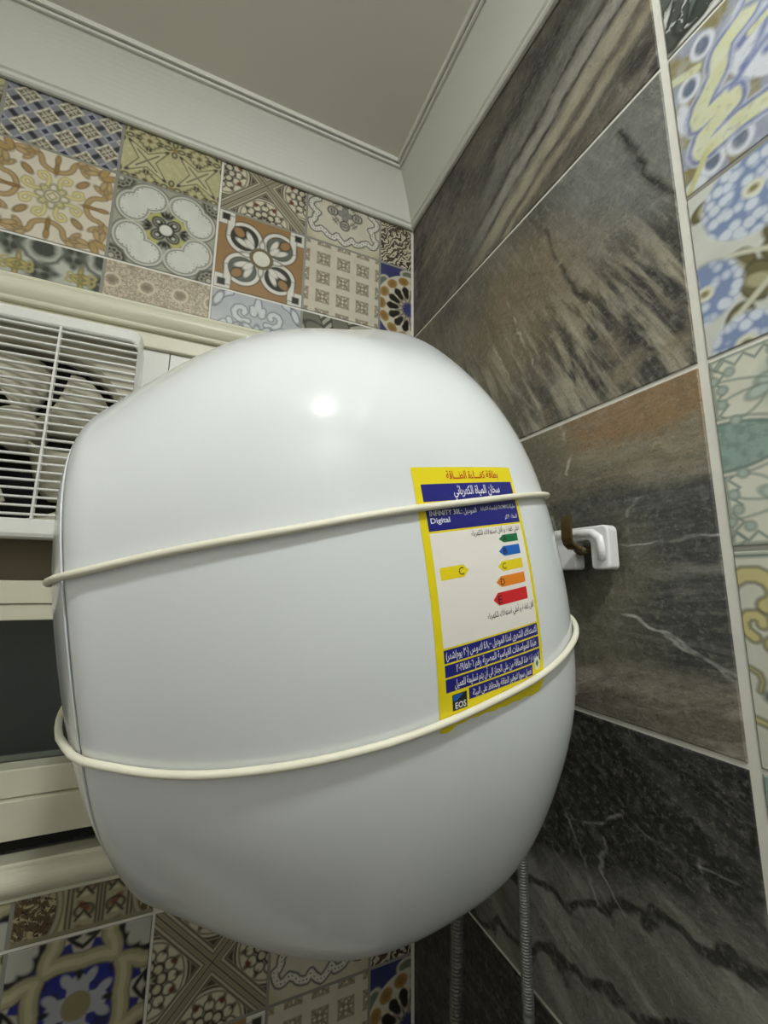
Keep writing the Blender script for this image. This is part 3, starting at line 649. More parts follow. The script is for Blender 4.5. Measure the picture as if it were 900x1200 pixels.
# slate tiles, 50 x 30 cm, and the printed strip beyond them
SY0, SY1 = .0015, .4955
for k, z0 in enumerate((.9, .6, .3, 0, -.3)):
    slab('tile', 'R', SY0, SY1, z0+.0023, min(z0+.2977, 1.146), SL[k], wall_right, full=(0, .497, z0, z0+.3), t1=-.0006, bev=.001)
slab('tile', 'R', SY0, SY1, -.5977, -.3023, SL[4], wall_right, full=(0, .497, -.6, -.3), t1=-.0006, bev=.001)
STRIP = ((.9, 'teal', 'leafblack'), (.6, 'blueyellow', 'chrysanthemum'), (.3, 'spray', 'vase'), (0, 'teal', 'leafblack'), (-.3, 'chrysanthemum', 'spray'))
for z0, up_, lo_ in STRIP:
    for cidx in range(1):
        a0 = .5015
        pr_ = {(0, 1): up_, (0, 0): lo_, (1, 1): lo_, (1, 0): up_}
        ceramic('R', wall_right, a0, a0+.15, z0, (a0, a0+.15), CT, pr_)
# plain slate continues past the strip, towards the camera
for z0, mi in ((.9, 1), (.6, 0), (.3, 3), (0, 2), (-.3, 4)):
    slab('tile', 'R', .6575, 1.150, z0+.0023, min(z0+.2977, 1.146), SL[mi], wall_right, full=(.6575, 1.155, z0, z0+.3), t1=-.0006, bev=.001)
    slab('tile', 'R', 1.1545, 1.358, z0+.0023, min(z0+.2977, 1.146), SL[mi], wall_right, full=(1.1545, 1.65, z0, z0+.3), t1=-.0006, bev=.001)

# ------------------------------------------------------------------ ceiling lamp (behind and above the camera)
lamp = empty('ceiling_lamp', LAMP_POS)
tag(lamp, 'small round white surface-mounted ceiling lamp', 'lamp')
bm = bmesh.new(); n = 40
prof_l = [(LAMP_R, .000), (LAMP_R+.004, -.003), (LAMP_R+.012, -.001), (LAMP_R+.016, .006), (LAMP_R+.016, .0275)]
V = []; Fc = []
for r, z in prof_l:
    for k in range(n): V.append((r*math.cos(2*PI*k/n), r*math.sin(2*PI*k/n), z))
for i in range(len(prof_l)-1):
    for k in range(n): Fc.append((i*n+k, i*n+(k+1) % n, (i+1)*n+(k+1) % n, (i+1)*n+k))
bm.free(); obj('lamp_housing', V, Fc, M_plaster, lamp, smooth=True)
M_em = bpy.data.materials.new('lamp_diffuser'); M_em.use_nodes = True
b = M_em.node_tree.nodes['Principled BSDF']; b.inputs['Emission Color'].default_value = (.965, 1, .995, 1); b.inputs['Emission Strength'].default_value = LAMP_W
V, Fc = [(0, 0, -LAMP_H)], []; nr = 8
for i in range(1, nr+1):
    a = PI/2*i/nr
    for k in range(n): V.append((LAMP_R*math.sin(a)*math.cos(2*PI*k/n), LAMP_R*math.sin(a)*math.sin(2*PI*k/n), -LAMP_H*math.cos(a)))
for k in range(n): Fc.append((0, 1+(k+1) % n, 1+k))
for i in range(nr-1):
    for k in range(n): Fc.append((1+i*n+k, 1+i*n+(k+1) % n, 1+(i+1)*n+(k+1) % n, 1+(i+1)*n+k))
obj('diffuser', V, Fc, M_em, lamp, smooth=True)

# ------------------------------------------------------------------ WINDOW with its cream frame
win = tag(empty('window_1', (-.62, 0, WB)), kind='structure')
IM = Matrix.Translation((.62, 0, -WB))
def wpart(name, b, mat, bev=.0015):
    o = box(name, b, mat, win, bev=bev); o.matrix_parent_inverse = IM; return o
# casing: rounded bulge profile, mitred round the opening. (q: distance outward from the inner edge 0..w, h: proud of the wall)
cw = .040
cprof = [(0, -.020), (0, .004), (.002, .0055), (.004, .0060)]+[(.005+.030*i/10, .0060+.0100*math.sin(PI*i/10)**.8) for i in range(11)]+[(.0365, .0050), (.040, .0045), (.0410, .0030), (.0410, -.0020)]
ix0, ix1, iz0, iz1 = WX0, WR-.041, WB+.041, WT-.041
V, Fc = [], []
for q, h in cprof:
    V += [(ix0-q, -h, iz0-q), (ix1+q, -h, iz0-q), (ix1+q, -h, iz1+q), (ix0-q, -h, iz1+q)]
for i in range(len(cprof)-1):
    for k in range(4): Fc.append((i*4+k, i*4+(k+1) % 4, (i+1)*4+(k+1) % 4, (i+1)*4+k))
o = obj('casing', V, Fc, M_cream, win); o.matrix_parent_inverse = IM
FY = .012   # face of the sash frame
wpart('frame_rail', (ix0, ix1, .004, .06, .772, iz1), M_cream)
wpart('frame_rail', (ix0, ix1, .000, .06, .389, .418), M_cream)
wpart('frame_rail', (ix0, ix1, .004, .06, .368, .3885), M_cream)
wpart('frame_rail', (ix0, ix1, .002, .06, .1615, .193), M_cream)
wpart('frame_rail', (ix0, ix1, -.004, .06, .117, .1605), M_cream)
wpart('frame_rail', (ix0, ix1, .020, .06, .096, .117), M_black)  # not a rail: the gap's shade painted as a black strip above the sill
wpart('frame_stile', (ix1-.03, ix1, .006, .06, .193, .368), M_cream)
M_glass = bpy.data.materials.new('night_glass'); M_glass.use_nodes = True
b = M_glass.node_tree.nodes['Principled BSDF']; b.inputs['Base Color'].default_value = (.75, .8, .8, 1); b.inputs['Roughness'].default_value = .06; b.inputs['Transmission Weight'].default_value = 1.0; b.inputs['IOR'].default_value = 1.5
wpart('pane', (ix0, ix1-.03, .030, .036, .193, .368), M_glass, 0)
wpart('shutter_panel', (ix0, ix1, .075, .08, .19, .37), plain('dark_shutter', '3a3f3f', .6), 0)
M_olive = plain('brown_panel', '6b604a', .6, noise=.2)
wpart('brown_panel', (ix0, -.452, .030, .05, .418, .4925), M_olive, 0)
# white panels filling the upper light beside the fan
M_panel = plain('white_panel', 'e2e2dc', .3)
for a0, a1 in ((-.4700, -.4265), (-.4255, -.38), (-.379, ix1)):
    wpart('infill_panel', (a0, a1, .012, .03, .4185, .7715), M_panel, .001)

# ------------------------------------------------------------------ EXHAUST FAN set into the window
FX0, FX1, FZ0, FZ1, FYF = -.750, -.4575, .469, .7685, -.046
fan = empty('exhaust_fan', (-.60, .01, FZ0))
tag(fan, 'white square exhaust fan with slatted grille set in window', 'fan')
FI = Matrix.Translation((.60, -.01, -FZ0))
def fpart(o): o.parent = fan; o.matrix_parent_inverse = FI; return o
# front frame with rounded opening, swept rounded-rect loops
def rrect(x0, x1, z0, z1, r, n=6):
    P = []
    for cx, cz, a in ((x1-r, z1-r, 0), (x0+r, z1-r, PI/2), (x0+r, z0+r, PI), (x1-r, z0+r, 1.5*PI)):
        for i in range(n+1):
            t = a+PI/2*i/n; P.append((cx+r*math.cos(t), cz+r*math.sin(t)))
    return P
def loops(name, L, mat, smooth=False):
    V, Fc = [], []; n = len(L[0][0])
    for P, y in L: V += [(p[0], y, p[1]) for p in P]
    for i in range(len(L)-1):
        for k in range(n): Fc.append((i*n+k, i*n+(k+1) % n, (i+1)*n+(k+1) % n, (i+1)*n+k))
    return obj(name, V, Fc, mat, smooth=smooth)
OX0, OX1, OZ0, OZ1 = FX0+.006, FX1-.0045, FZ0+.024, FZ1-.018
fpart(loops('housing', [(rrect(FX0+.003, FX1-.003, FZ0+.003, FZ1-.003, .012), .028), (rrect(FX0+.003, FX1-.003, FZ0+.003, FZ1-.003, .012), -.026), (rrect(FX0, FX1, FZ0, FZ1, .012), -.027),
      (rrect(FX0, FX1, FZ0, FZ1, .012), FYF+.006), (rrect(FX0+.002, FX1-.002, FZ0+.002, FZ1-.002, .011), FYF+.001), (rrect(FX0+.003, FX1-.003, FZ0+.006, FZ1-.006, .010), FYF-.001),
      (rrect(OX0-.001, OX1+.001, OZ0-.002, OZ1+.002, .012), FYF), (rrect(OX0, OX1, OZ0, OZ1, .012), FYF+.002), (rrect(OX0, OX1, OZ0, OZ1, .012), FYF+.014)], M_fanw))
zn = 24; pitch = (OZ1-OZ0)/zn
sl0 = None
for i in range(zn):
    z = OZ0+pitch*(i+.5)
    if sl0 is None:
        sl0 = box('slat', (OX0-.001, OX1+.001, FYF+.001, FYF+.0065, -.0014, .0014), M_fanw, bev=.0008, seg=1); so = sl0
    else:
        so = sl0.copy(); C.objects.link(so)
    so.location = (0, 0, z); fpart(so)
for x in (-.650, -.552):
    fpart(box('grille_rib', (x-.0014, x+.0014, FYF-.0005, FYF+.007, OZ0-.001, OZ1+.001), M_fanw, bev=.0006, seg=1))
fcx, fcz = -.600, .620
# shroud plate with round duct behind the grille
n = 64; ang = [2*PI*k/n for k in range(n)]
def circ(r): return [(fcx+r*math.cos(a), fcz+r*math.sin(a)) for a in ang]
sq = []
for a in ang:
    c_, s_ = math.cos(a), math.sin(a); k = 1/max(abs(c_)/.1425, abs(s_)/.146); sq.append((fcx+k*c_-.003, fcz+k*s_))
fpart(loops('shroud', [(sq, -.004), (circ(.132), -.004), (circ(.126), .002), (circ(.124), .010), (circ(.124), .05)], M_fanc, smooth=False))
fpart(loops('duct_back', [(circ(.1239), .05), (circ(.05), .0505), (circ(.0001), .0505)], M_black))
hub = []
for r, y in ((.0001, -.012), (.018, -.011), (.026, -.006), (.028, .002), (.028, .045)): hub.append((circ(r), y))
fpart(loops('hub', hub, M_fanc, smooth=True))
bl0 = None
for k in range(5):
    a0 = 2*PI*k/5+.30
    V, Fc = [], []; nr, na = 8, 8
    for i in range(nr+1):
        r = .024+(.112-.024)*i/nr; half = math.radians(11+15*math.sin(min(1, i/nr*.95)*PI*.62)); rr = r
        for j in range(na+1):
            t = j/na*2-1; sw = .25*(i/nr)**1.3
            aa = t*half+sw; edge = 1-.10*(abs(t)**4)*(i/nr)
            V.append((rr*edge*math.cos(aa), .016-.020*t+.004*t*t, rr*edge*math.sin(aa)))
    for i in range(nr):
        for j in range(na): Fc.append((i*(na+1)+j, i*(na+1)+j+1, (i+1)*(na+1)+j+1, (i+1)*(na+1)+j))
    if bl0 is None:
        bl0 = obj('fan_blade', V, Fc, M_fanc, smooth=True); o = bl0
        md = o.modifiers.new('solid', 'SOLIDIFY'); md.thickness = .0022
    else:
        o = bl0.copy(); C.objects.link(o)
    o.location = (fcx, 0, fcz); o.rotation_euler = (0, -a0, 0); fpart(o)

# ================================================================== WATER HEATER
HX = np.array([-0.25056, 0.42933, 0.35618, 0.16587, 0.00501, -0.07003, 0.15683, 0.17101, 0.21835, 0.25102, 0.25402, 0.25651, 0.23098, 0.19749, 0.18177, 0.15949, -0.13745, -0.03665, -0.00196, -0.04056, 0.02336, 0.00824, -0.01408, 0.0116, -0.00946, -0.00082, 0.01066, -0.00267, 0.00197, 3e-05, -0.00189, -0.00188, 0.00097, 0.0008, -0.03823, -0.00779, 0.00717, 0.01317, -0.03426, -0.02411, 0.00928, 0.01223, 0.00512, 0.00051, -0.00589, -0.00915, 0.00053, 0.00699, 0.00166, 0.0003, 0.00129, -0.00227, -0.01233, -0.04718, -0.01677, 0.0501, 0.00302, -0.00122, 0.01305, -0.00926, -0.00873, 0.00121, 0.0032, 0.0018, -0.00139, 0.00156, -0.0002, 0.00185, 0.00081, -0.00082])
TK = np.array([0, 0, 0, 0, .06, .2, .4, .6, .8, .94, 1, 1, 1, 1.]); HARM = (2, 3, 4, 5, 6, 7, 8, 10, 12)
H_YC, H_ZC, H_L, H_TILT, H_YAW, H_XB = HX[:6]; H_R = HX[6:16]; H_F = HX[16:].reshape(3, 18)
def bspline(s):
    s = np.clip(s, 0, 1-1e-9); B = [((s >= TK[i]) & (s < TK[i+1])).astype(float) for i in range(len(TK)-1)]
    for k in (1, 2, 3):
        Bn = []
        for i in range(len(TK)-1-k):
            a_ = (s-TK[i])/(TK[i+k]-TK[i])*B[i] if TK[i+k] > TK[i] else 0
            b_ = (TK[i+k+1]-s)/(TK[i+k+1]-TK[i+1])*B[i+1] if TK[i+k+1] > TK[i+1] else 0
            Bn.append(a_+b_)
        B = Bn
    return sum(B[i]*H_R[i] for i in range(10))
def hrad(s, t):
    """radius of the heater shell; s 0 (wall end) .. 1 (front end), t angle; arrays of the same shape"""
    s = np.asarray(s, float); t = np.asarray(t, float)
    B = [(1-s)**2, 2*s*(1-s), s**2]; g = np.ones_like(s+t)
    for j, k in enumerate(HARM):
        a = sum(B[q]*H_F[q, 2*j] for q in range(3)); b_ = sum(B[q]*H_F[q, 2*j+1] for q in range(3))
        g = g+a*np.cos(k*t)+b_*np.sin(k*t)
    return bspline(s)*g
heater = empty('water_heater', (H_XB, H_YC, H_ZC), (0, -H_TILT, H_YAW))
tag(heater, 'large white barrel-shaped electric water heater hung on slate wall', 'water heater')
NT = 192
TT = np.linspace(0, 2*PI, NT, endpoint=False)
def ring(s, scale=1.0, du=0.0):
    r = hrad(np.full(NT, s), TT)*scale
    return np.stack([np.full(NT, -s*H_L-du), r*np.cos(TT), r*np.sin(TT)], 1)
def lathe(name, rings, mat, cap0=False, cap1=False):
    V = np.concatenate(rings); Fc = []
    for i in range(len(rings)-1):
        for k in range(NT): Fc.append((i*NT+k, (i+1)*NT+k, (i+1)*NT+(k+1) % NT, i*NT+(k+1) % NT))
    if cap0: Fc.append(tuple(range(NT)))
    if cap1: Fc.append(tuple((len(rings)-1)*NT+k for k in range(NT))[::-1])
    return obj(name, V, Fc, mat, heater, smooth=True)
SEAM = .978
rs = [ring(0, .93, -.006), ring(0, .985, -.003)]+[ring(s) for s in np.concatenate([np.linspace(0, .9, 64)[:-1], np.linspace(.9, SEAM-.002, 24)])]+[ring(SEAM-.001, .992), ring(SEAM, .97)]
lathe('body', rs, M_white, cap0=True)
DOME = .026
rs = [ring(SEAM, .97), ring(SEAM+.001, .992)]+[ring(s) for s in np.linspace(SEAM+.002, 1.0, 10)]
for f in (.97, .93, .87, .78, .66, .5, .33, .16, .04): rs.append(ring(1.0, f, DOME*(1-f*f)))
lathe('front_cover', rs, M_white, cap1=True)

# near-side surface as a height field v(s, w) for everything stuck on or tied round the shell
def side_v(s, w_, far=False):
    """distance from the axis plane at height w_; near side is negative"""
    s = np.asarray(s, float); w_ = np.asarray(w_, float)
    lo = np.full(np.broadcast(s, w_).shape, -PI/2) if far else np.full(np.broadcast(s, w_).shape, PI/2)
    hi = lo+PI
    for _ in range(40):
        mid = (lo+hi)/2; ww = hrad(s+0*mid, mid)*np.sin(mid)
        up = (ww < w_) if far else (ww > w_)
        lo = np.where(up, mid, lo); hi = np.where(up, hi, mid)
    mid = (lo+hi)/2
    return hrad(s+0*mid, mid)*np.cos(mid)
# ------------------------------------------------------------------ energy label
LS0, LS1, LW0, LW1 = .504, .276, .0858, -.0545
ss = np.linspace(LS0, LS1, 200); vm_ = side_v(ss, np.full(200, .02)); arc = np.concatenate([[0], np.cumsum(np.hypot(np.diff(ss)*H_L, np.diff(vm_)))]); arc /= arc[-1]
gs = np.linspace(LS0+.03, LS1-.03, 60); gw_ = np.linspace(LW0+.02, LW1-.02, 60)
GV = side_v(gs[:, None]+0*gw_[None], gw_[None]+0*gs[:, None])
GVs = np.gradient(GV, gs, axis=0); GVw = np.gradient(GV, gw_, axis=1)
def bil(A, s, w_):
    fi = np.clip((s-gs[0])/(gs[-1]-gs[0])*59, 0, 58.999); fj = np.clip((w_-gw_[0])/(gw_[-1]-gw_[0])*59, 0, 58.999)
    i = fi.astype(int); j = fj.astype(int); a = fi-i; c = fj-j
    return A[i, j]*(1-a)*(1-c)+A[i+1, j]*a*(1-c)+A[i, j+1]*(1-a)*c+A[i+1, j+1]*a*c
def on_label(U, Vv, layer):
    """label coordinates (0..1 right, 0..1 down) -> heater frame, lifted by layer * 0.06 mm"""
    U = np.asarray(U, float); Vv = np.asarray(Vv, float)
    s = np.interp(U, arc, ss); s = s+(LS1-LS0)*(np.where(U < 0, U, 0)+np.where(U > 1, U-1, 0)); w_ = LW0+(LW1-LW0)*Vv+.0004*(.5-U)
    v_ = bil(GV, s, w_); du = bil(GVs, s, w_)/(-H_L); dw = bil(GVw, s, w_)
    nrm = np.stack([du, -np.ones_like(du), dw], -1); nrm /= np.linalg.norm(nrm, axis=-1, keepdims=True)
    return np.stack([-s*H_L, v_, w_], -1)+nrm*(.00025+.00006*layer)
def ink(name, c, rough=.45): return plain('ink_'+name, c, rough)
I_y, I_b, I_w, I_r, I_k, I_g, I_bl, I_or, I_rd, I_y2, I_wt = ink('yellow', 'ecd812'), ink('navy', '1d1f7c'), ink('paper', 'f0ebe3'), ink('red_text', 'c0341c'), ink('black', '1c1c1e'), ink('green', '0f7040'), ink('blue', '1464c0'), ink('orange', 'ea8620'), ink('red', 'd42027'), ink('yellow_arrow', 'efd716'), ink('white_text', 'e8e8ee')
def patch(name, U0, U1, V0, V1, layer, mat, parent, nu=18, nv=12, left=None, right=None, bot=None):
    V, Fc = [], []
    tu, tv = np.meshgrid(np.linspace(0, 1, nu+1), np.linspace(0, 1, nv+1))
    a = U0+(left(tv) if left else 0*tv); c = U1+(right(tv) if right else 0*tv)
    UU = a+(c-a)*tu; VV = V0+((V1+(bot(tu) if bot else 0))-V0)*tv
    P = on_label(UU.ravel(), VV.ravel(), layer)
    for j in range(nv):
        for i in range(nu):
            k = j*(nu+1)+i; Fc.append((k, k+nu+1, k+nu+2, k+1))
    return obj(name, P, Fc, mat, parent, smooth=True)
def torn(t): return .010*np.sin(t*9+1)*t*(1-t)+.005*np.sin(t*31)*np.sin(t*17+.5)+.012*np.where(t < .12, 1, 0)-.05*np.clip((t-.93)/.07, 0, 1)
lab = patch('energy_label', 0, 1, 0, 1, 0, I_y, heater, 40, 48, bot=torn)
tag(lab, 'yellow and navy energy efficiency label with coloured A to E arrows')
def lp(name, *a, **k): return patch(name, *a, lab, **k)
lp('navy_band', .055, .965, .070, .140, 1, I_b); lp('navy_band', .06, .965, .150, .256, 1, I_b)
lp('white_field', .06, .965, .264, .698, 1, I_w)
for q0, q1 in ((.705, .755), (.762, .808), (.815, .866)): lp('navy_band', .06, .965, q0, q1, 1, I_b)
lp('navy_band', .245, .865, .873, .918, 1, I_b)
ARR = (('A', .68, .304, .337, I_g), ('B', .66, .352, .393, I_bl), ('C', .625, .413, .455, I_y2), ('D', .585, .474, .518, I_or), ('E', .535, .538, .590, I_rd))
for ch, u0, q0, q1, mt in ARR:
    lp('class_arrow', u0, .895, q0, q1, 2, mt, left=lambda t, d=.05: d*np.abs(2*t-1))
lp('class_pointer', .10, .30, .398, .446, 2, I_y2, right=lambda t: .045*(1-np.abs(2*t-1)))
lp('logo_patch', .105, .225, .880, .942, 2, I_k, nu=4, nv=4); lp('logo_sky', .11, .20, .883, .905, 3, I_bl, nu=4, nv=2, right=lambda t: -.06*t)
lp('emblem', .885, .955, .845, .905, 2, ink('emblem', 'e9ead8'), nu=4, nv=6, left=lambda t: .035*(1-np.sqrt(np.maximum(0, 1-(2*t-1)**2))), right=lambda t: -.035*(1-np.sqrt(np.maximum(0, 1-(2*t-1)**2))))
lp('emblem_leaf', .905, .935, .857, .893, 3, I_g, nu=3, nv=6, left=lambda t: .015*np.abs(2*t-1), right=lambda t: -.015*np.abs(2*t-1))
for i in range(22):
    lp('barcode_bar', .55+i*.0105, .55+i*.0105+(.004 if i % 3 else .007), .937, .950, 2, I_k, nu=1, nv=2)

# ---- Arabic shaping with presentation forms (isolated, final, initial, medial)
AR = {}
for ch, base, nf in [('ا', 0xFE8D, 2), ('أ', 0xFE83, 2), ('آ', 0xFE81, 2), ('إ', 0xFE87, 2), ('ب', 0xFE8F, 4), ('ة', 0xFE93, 2), ('ت', 0xFE95, 4), ('ث', 0xFE99, 4), ('ج', 0xFE9D, 4), ('ح', 0xFEA1, 4), ('خ', 0xFEA5, 4), ('د', 0xFEA9, 2), ('ذ', 0xFEAB, 2), ('ر', 0xFEAD, 2), ('ز', 0xFEAF, 2), ('س', 0xFEB1, 4), ('ش', 0xFEB5, 4), ('ص', 0xFEB9, 4), ('ض', 0xFEBD, 4), ('ط', 0xFEC1, 4), ('ظ', 0xFEC5, 4), ('ع', 0xFEC9, 4), ('غ', 0xFECD, 4), ('ف', 0xFED1, 4), ('ق', 0xFED5, 4), ('ك', 0xFED9, 4), ('ل', 0xFEDD, 4), ('م', 0xFEE1, 4), ('ن', 0xFEE5, 4), ('ه', 0xFEE9, 4), ('و', 0xFEED, 2), ('ى', 0xFEEF, 2), ('ي', 0xFEF1, 4), ('ئ', 0xFE89, 4), ('ء', 0xFE80, 1)]:
    AR[ch] = (base, nf)
LIG = {'ا': 0xFEFB, 'أ': 0xFEF7}
def shape_ar(txt):
    """visual (left to right) string for a right-to-left line; digits and Latin runs keep their order"""
    out = []; i = 0; n = len(txt)
    def joins_next(c): return c == 'ـ' or (c in AR and AR[c][1] == 4)
    def joinable(c): return c == 'ـ' or (c in AR and AR[c][1] >= 2)
    while i < n:
        c = txt[i]
        if c in AR:
            prev = i > 0 and joins_next(txt[i-1])
            if c == 'ل' and i+1 < n and txt[i+1] in LIG:
                out.append(chr(LIG[txt[i+1]]+(1 if prev else 0))); i += 2; continue
            base, nf = AR[c]; nxt = i+1 < n and nf == 4 and joinable(txt[i+1])
            f = (3 if prev else 2) if nxt else (1 if prev and nf > 1 else 0)
            out.append(chr(base+f)); i += 1
        elif c.isdigit() or (c.isascii() and c.isalpha()):
            j = i
            while j < n and (txt[j].isdigit() or txt[j] in '٫,/' or (txt[j].isascii() and txt[j].isalpha())): j += 1
            out.append(txt[i:j]); i = j
        else:
            out.append({'(': ')', ')': '('}.get(c, c)); i += 1
    return ''.join(reversed(out))
def lettering(txt, u0, u1, vb, hgt, layer, mat, rtl=True, bold=0.0):
    """one line of print: baseline vb, letter body height hgt (both in label heights), squeezed to the span u0..u1"""
    cu = bpy.data.curves.new('lettering', 'FONT'); cu.body = shape_ar(txt) if rtl else txt; cu.resolution_u = 2; cu.offset = bold; cu.fill_mode = 'FRONT'
    o = bpy.data.objects.new('lettering', cu); C.objects.link(o); bpy.context.view_layer.update()
    me = o.evaluated_get(bpy.context.evaluated_depsgraph_get()).to_mesh()
    co = np.array([v_.co[:] for v_ in me.vertices]); fc = [tuple(p.vertices) for p in me.polygons]
    o.evaluated_get(bpy.context.evaluated_depsgraph_get()).to_mesh_clear(); bpy.data.objects.remove(o); bpy.data.curves.remove(cu)
    x0, x1 = co[:, 0].min(), co[:, 0].max()
    U = u0+(co[:, 0]-x0)/(x1-x0)*(u1-u0); Vv = vb-co[:, 1]/.70*hgt
    return obj('lettering', on_label(U, Vv, layer), fc, mat, lab)
lettering('بطاقة كفـــاءة الطـــاقة', .29, .82, .050, .032, 3, I_r, bold=.012)
lettering('سخان المياة الكهربائي', .33, .80, .118, .036, 3, I_wt, bold=.012)
lettering('INFINITY 30L:', .085, .37, .197, .021, 3, I_wt, rtl=False, bold=.012); lettering('Digital', .085, .25, .226, .021, 3, I_wt, rtl=False, bold=.012)
lettering('الموديل', .385, .51, .197, .020, 3, I_wt, bold=.01)
lettering('ماركة', .865, .94, .190, .016, 3, I_wt, bold=.01); lettering('OLYMPIC', .74, .86, .190, .015, 3, I_wt, rtl=False, bold=.01); lettering('(اوليمبيك الكتريك)', .555, .73, .190, .015, 3, I_wt, bold=.01)
lettering('السعة : ٣٠ لتر', .79, .94, .236, .018, 3, I_wt, bold=.01)
lettering('اعلي كفاءة و أقل استهلاك للكهرباء', .42, .93, .292, .021, 3, I_k)
lettering('أقل كفاءة و أعلي استهلاك للكهرباء', .46, .95, .632, .023, 3, I_k)
for ch, u0, q0, q1, mt in ARR: lettering(ch, u0+.045, u0+.085, q1-.008, (q1-q0)*.62, 4, I_k, rtl=False)
lettering('C', .255, .30, .437, .030, 4, I_k, rtl=False)
lettering('الاستهلاك الشهرى لهذا الموديل ٤٨٫٠٠ ك.و.س (٣٠ يوم/شهر)', .075, .95, .741, .028, 3, I_wt, bold=.012)
lettering('طبقا للمواصفات القياسية المصرية رقم ٢٠١٩/٥٨٠٦', .15, .93, .796, .028, 3, I_wt, bold=.012)
lettering('لا يتم نزع هذة البطاقة من على الجهاز الى أن يتم تسليمة للعميل', .13, .95, .853, .028, 3, I_wt, bold=.012)
lettering('نعمل سويا لتوفير الطاقة والحفاظ على البيئة', .275, .85, .908, .025, 3, I_wt, bold=.012)
lettering('EOS', .125, .215, .936, .024, 4, I_wt, rtl=False, bold=.02)

# ------------------------------------------------------------------ mounting bracket (part of the heater) and wall hook
M_brk = plain('bracket_enamel', 'ececea', .3, coat=.4)
def arcpts(cx, cy, r, a0, a1, n=5): return [(cx+r*math.cos(a0+(a1-a0)*i/n), cy+r*math.sin(a0+(a1-a0)*i/n)) for i in range(n+1)]
B0, B1, N0, N1, T_, L_ = .300, .4165, .3785, .3965, .4775, .4365
out = [(B0, L_)]+arcpts(N0-.004, L_+.004, .004, -PI/2, 0, 4)+arcpts(N0+.004, .4605, .004, PI, PI/2, 3)+arcpts(N1-.004, .4605, .004, PI/2, 0, 3)+arcpts(N1+.004, L_+.004, .004, PI, 1.5*PI, 4)+arcpts(B1-.004, L_+.004, .004, -PI/2, 0, 4)+arcpts(B1-.006, T_-.006, .006, 0, PI/2, 4)+[(B0, T_)]
bm = bmesh.new()
vs0 = [bm.verts.new((-.020, -a, z)) for a, z in out]; vs1 = [bm.verts.new((-.008, -a, z)) for a, z in out]
f0 = bm.faces.new(vs0); f1 = bm.faces.new(vs1[::-1])
for i in range(len(out)): bm.faces.new((vs0[i], vs0[(i+1) % len(out)], vs1[(i+1) % len(out)], vs1[i]))
bmesh.ops.recalc_face_normals(bm, faces=bm.faces)
bmesh.ops.bevel(bm, geom=list(f0.edges), offset=.0022, segments=3, affect='EDGES', profile=.5)
# raised rolled lip along the top and down the outer arm
brk = bmobj('mounting_bracket', bm, M_brk, smooth=False)
mw = Matrix.Translation((H_XB, H_YC, H_ZC)) @ (Matrix.Rotation(H_YAW, 4, 'Z') @ Matrix.Rotation(-H_TILT, 4, 'Y'))
brk.parent = heater; brk.matrix_parent_inverse = mw.inverted()
tag(brk, 'white metal bracket with an open slot')
lip = tube('rolled_lip', [(-.0195, -.30, .4715), (-.0195, -.385, .4715), (-.0195, -.400, .4705), (-.0195, -.4075, .465), (-.0195, -.4085, .458), (-.0195, -.4085, .445)], .0042, M_brk, n=12)
lip.parent = brk
stem = box('bracket_stem', (-.095, -.012, -.342, -.300, .439, .475), M_brk, brk, bev=.003)
hook = empty('wall_hook', (-.001, -.386, .452)); tag(hook, 'brown metal wall hook holding the white bracket', 'hook')
HI = Matrix.Translation((.001, .386, -.452))
M_hook = plain('oxidised_brass', '5e4a22', .38, metal=.6, noise=.4, nscale=60); M_rust = plain('rusty_screw', '4a2a1a', .6, noise=.3, nscale=80)
hp = [(-.024, .4565), (-.031, .4570), (-.0355, .4605), (-.0375, .466), (-.0372, .476), (-.0360, .4880)]
V, Fc = [], []
for i, (x, z) in enumerate(hp):
    a = Vector((hp[min(i+1, len(hp)-1)][0]-hp[max(i-1, 0)][0], hp[min(i+1, len(hp)-1)][1]-hp[max(i-1, 0)][1])).normalized(); nx, nz = -a.y*.0012, a.x*.0012
    wd = .0058
    for yy, sg in ((-.386-wd, 1), (-.386+wd, 1), (-.386+wd, -1), (-.386-wd, -1)): V.append((x+nx*sg, yy, z+nz*sg))
for i in range(len(hp)-1):
    for k in range(4): Fc.append((i*4+k, i*4+(k+1) % 4, (i+1)*4+(k+1) % 4, (i+1)*4+k))
Fc += [(0, 3, 2, 1), tuple(len(V)-4+k for k in (0, 1, 2, 3))]
o = obj('hook_tab', V, Fc, M_hook, hook); o.matrix_parent_inverse = HI
o = tube('screw_shank', [(-.0005, -.386, .4545), (-.026, -.386, .4560)], .0038, M_rust, hook, n=14); o.matrix_parent_inverse = HI
pts = [(-.006-.018*i/60, -.386+.0042*math.cos(i*.9), .4549+.0042*math.sin(i*.9)) for i in range(61)]
o = tube('screw_thread', pts, .0007, M_hook, hook, n=6); o.matrix_parent_inverse = HI

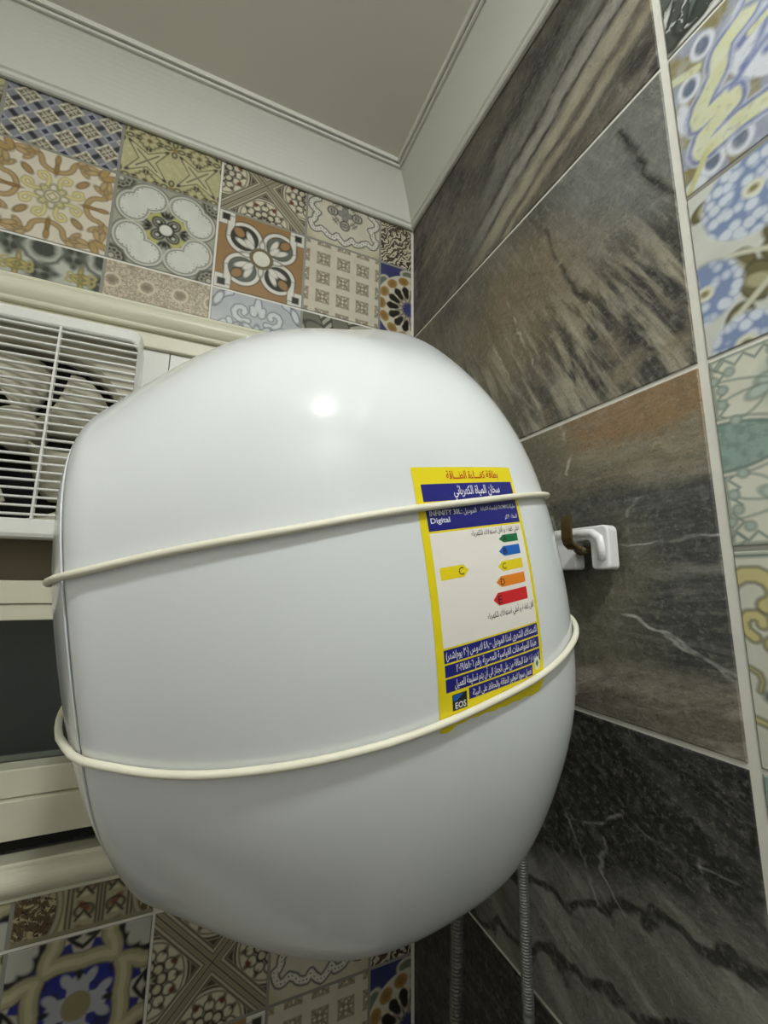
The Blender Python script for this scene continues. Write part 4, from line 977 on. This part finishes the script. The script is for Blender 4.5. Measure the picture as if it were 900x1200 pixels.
# ------------------------------------------------------------------ cords tied round the heater
def cord(name, knots, label):
    """knots: height of the cord (in the heater's own frame) at stations s along the near side"""
    R_ = .0020; s1 = np.linspace(0.0, 1.0, 60); wn = np.interp(s1, [k[0] for k in knots], [k[1] for k in knots])
    wn = np.convolve(np.pad(wn, 4, mode='edge'), np.ones(9)/9, 'valid')
    near = np.stack([-s1*H_L, side_v(s1, wn)], 1); w1 = wn[-1]; w0 = wn[0]
    wf = np.linspace(w1, w0, 60)
    far = np.stack([-s1[::-1]*H_L, side_v(s1[::-1], wf, True)], 1)
    fr = []
    vn, vf = near[-1, 1], far[0, 1]
    for f in np.linspace(0, 1, 16)[1:-1]:
        v_ = vn+(vf-vn)*f; e = max(1e-6, 1-(v_*v_+w1*w1)/(max(abs(vn), abs(vf))**2+w1*w1)); fr.append((-H_L-DOME*e, v_))
    bk = [(.008, far[-1, 1]*.9), (.009, 0), (.008, near[0, 1]*.9)]
    loop = np.concatenate([near, np.array(fr), far, np.array(bk)])
    wl = np.concatenate([wn, np.full(len(fr), w1), wf, np.full(3, w0)])
    # offset outward
    nx = np.roll(loop, -1, 0)-np.roll(loop, 1, 0); nrm = np.stack([-nx[:, 1], nx[:, 0]], 1); nrm /= np.linalg.norm(nrm, axis=1, keepdims=True)
    cen = np.array([-H_L/2, 0]); sg = np.sign(((loop-cen)*nrm).sum(1, keepdims=True)); loop = loop+nrm*sg*(R_+.0006)
    pts = [(p[0], p[1], wl[i]) for i, p in enumerate(loop)]
    o = tube(name, pts, R_, M_cord, None, n=10, closed=True)
    o.location = (H_XB, H_YC, H_ZC); o.rotation_euler = (0, -H_TILT, H_YAW)
    return tag(o, label, 'cord', 'cords tied round the heater')
cord('cord', [(0, .0690), (.185, .0671), (.29, .0657), (.5, .0631), (.56, .0627), (.685, .0592), (.79, .0580), (.895, .0555), (1, .0512)], 'upper off-white cord tied round heater, crossing the top of the yellow label')
cord('cord', [(0, -.026), (.15, -.0340), (.27, -.0441), (.395, -.0480), (.525, -.0505), (.655, -.0505), (.76, -.0500), (.865, -.0479), (.93, -.0424), (.965, -.0363), (1, -.0310)], 'lower off-white cord tied round heater, crossing the bottom of the yellow label')

# ------------------------------------------------------------------ water hoses below the heater
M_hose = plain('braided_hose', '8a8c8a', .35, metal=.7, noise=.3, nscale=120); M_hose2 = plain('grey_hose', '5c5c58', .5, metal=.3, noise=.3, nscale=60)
def hose(path_, r, mat, label, ribs):
    P = []; n = 900
    for i in range(n+1):
        t = i/n*(len(path_)-1); k = min(int(t), len(path_)-2); f = t-k; P.append(Vector(path_[k]).lerp(Vector(path_[k+1]), f))
    o = empty('water_hose', path_[-1]); I = Matrix.Translation(-Vector(path_[-1]))
    tb = tube('hose_tube', P, r, mat, o, n=14, radf=lambda i: 1+.06*math.sin(i*ribs)); tb.matrix_parent_inverse = I
    top = Vector(path_[0])
    nt = tube('hose_nut', [top+Vector((0, 0, .020)), top+Vector((0, 0, .018)), top, top-Vector((0, 0, .002))], r*1.45, M_hose, o, n=6); nt.matrix_parent_inverse = I
    return tag(o, label, 'hose', 'water hoses')
hose([(-.020, -.281, .235), (-.018, -.2805, .12), (-.017, -.280, .0), (-.016, -.277, -.3), (-.012, -.275, -.7)], .0058, M_hose, 'ribbed metal water hose on slate wall, the right one below heater', 1.2)
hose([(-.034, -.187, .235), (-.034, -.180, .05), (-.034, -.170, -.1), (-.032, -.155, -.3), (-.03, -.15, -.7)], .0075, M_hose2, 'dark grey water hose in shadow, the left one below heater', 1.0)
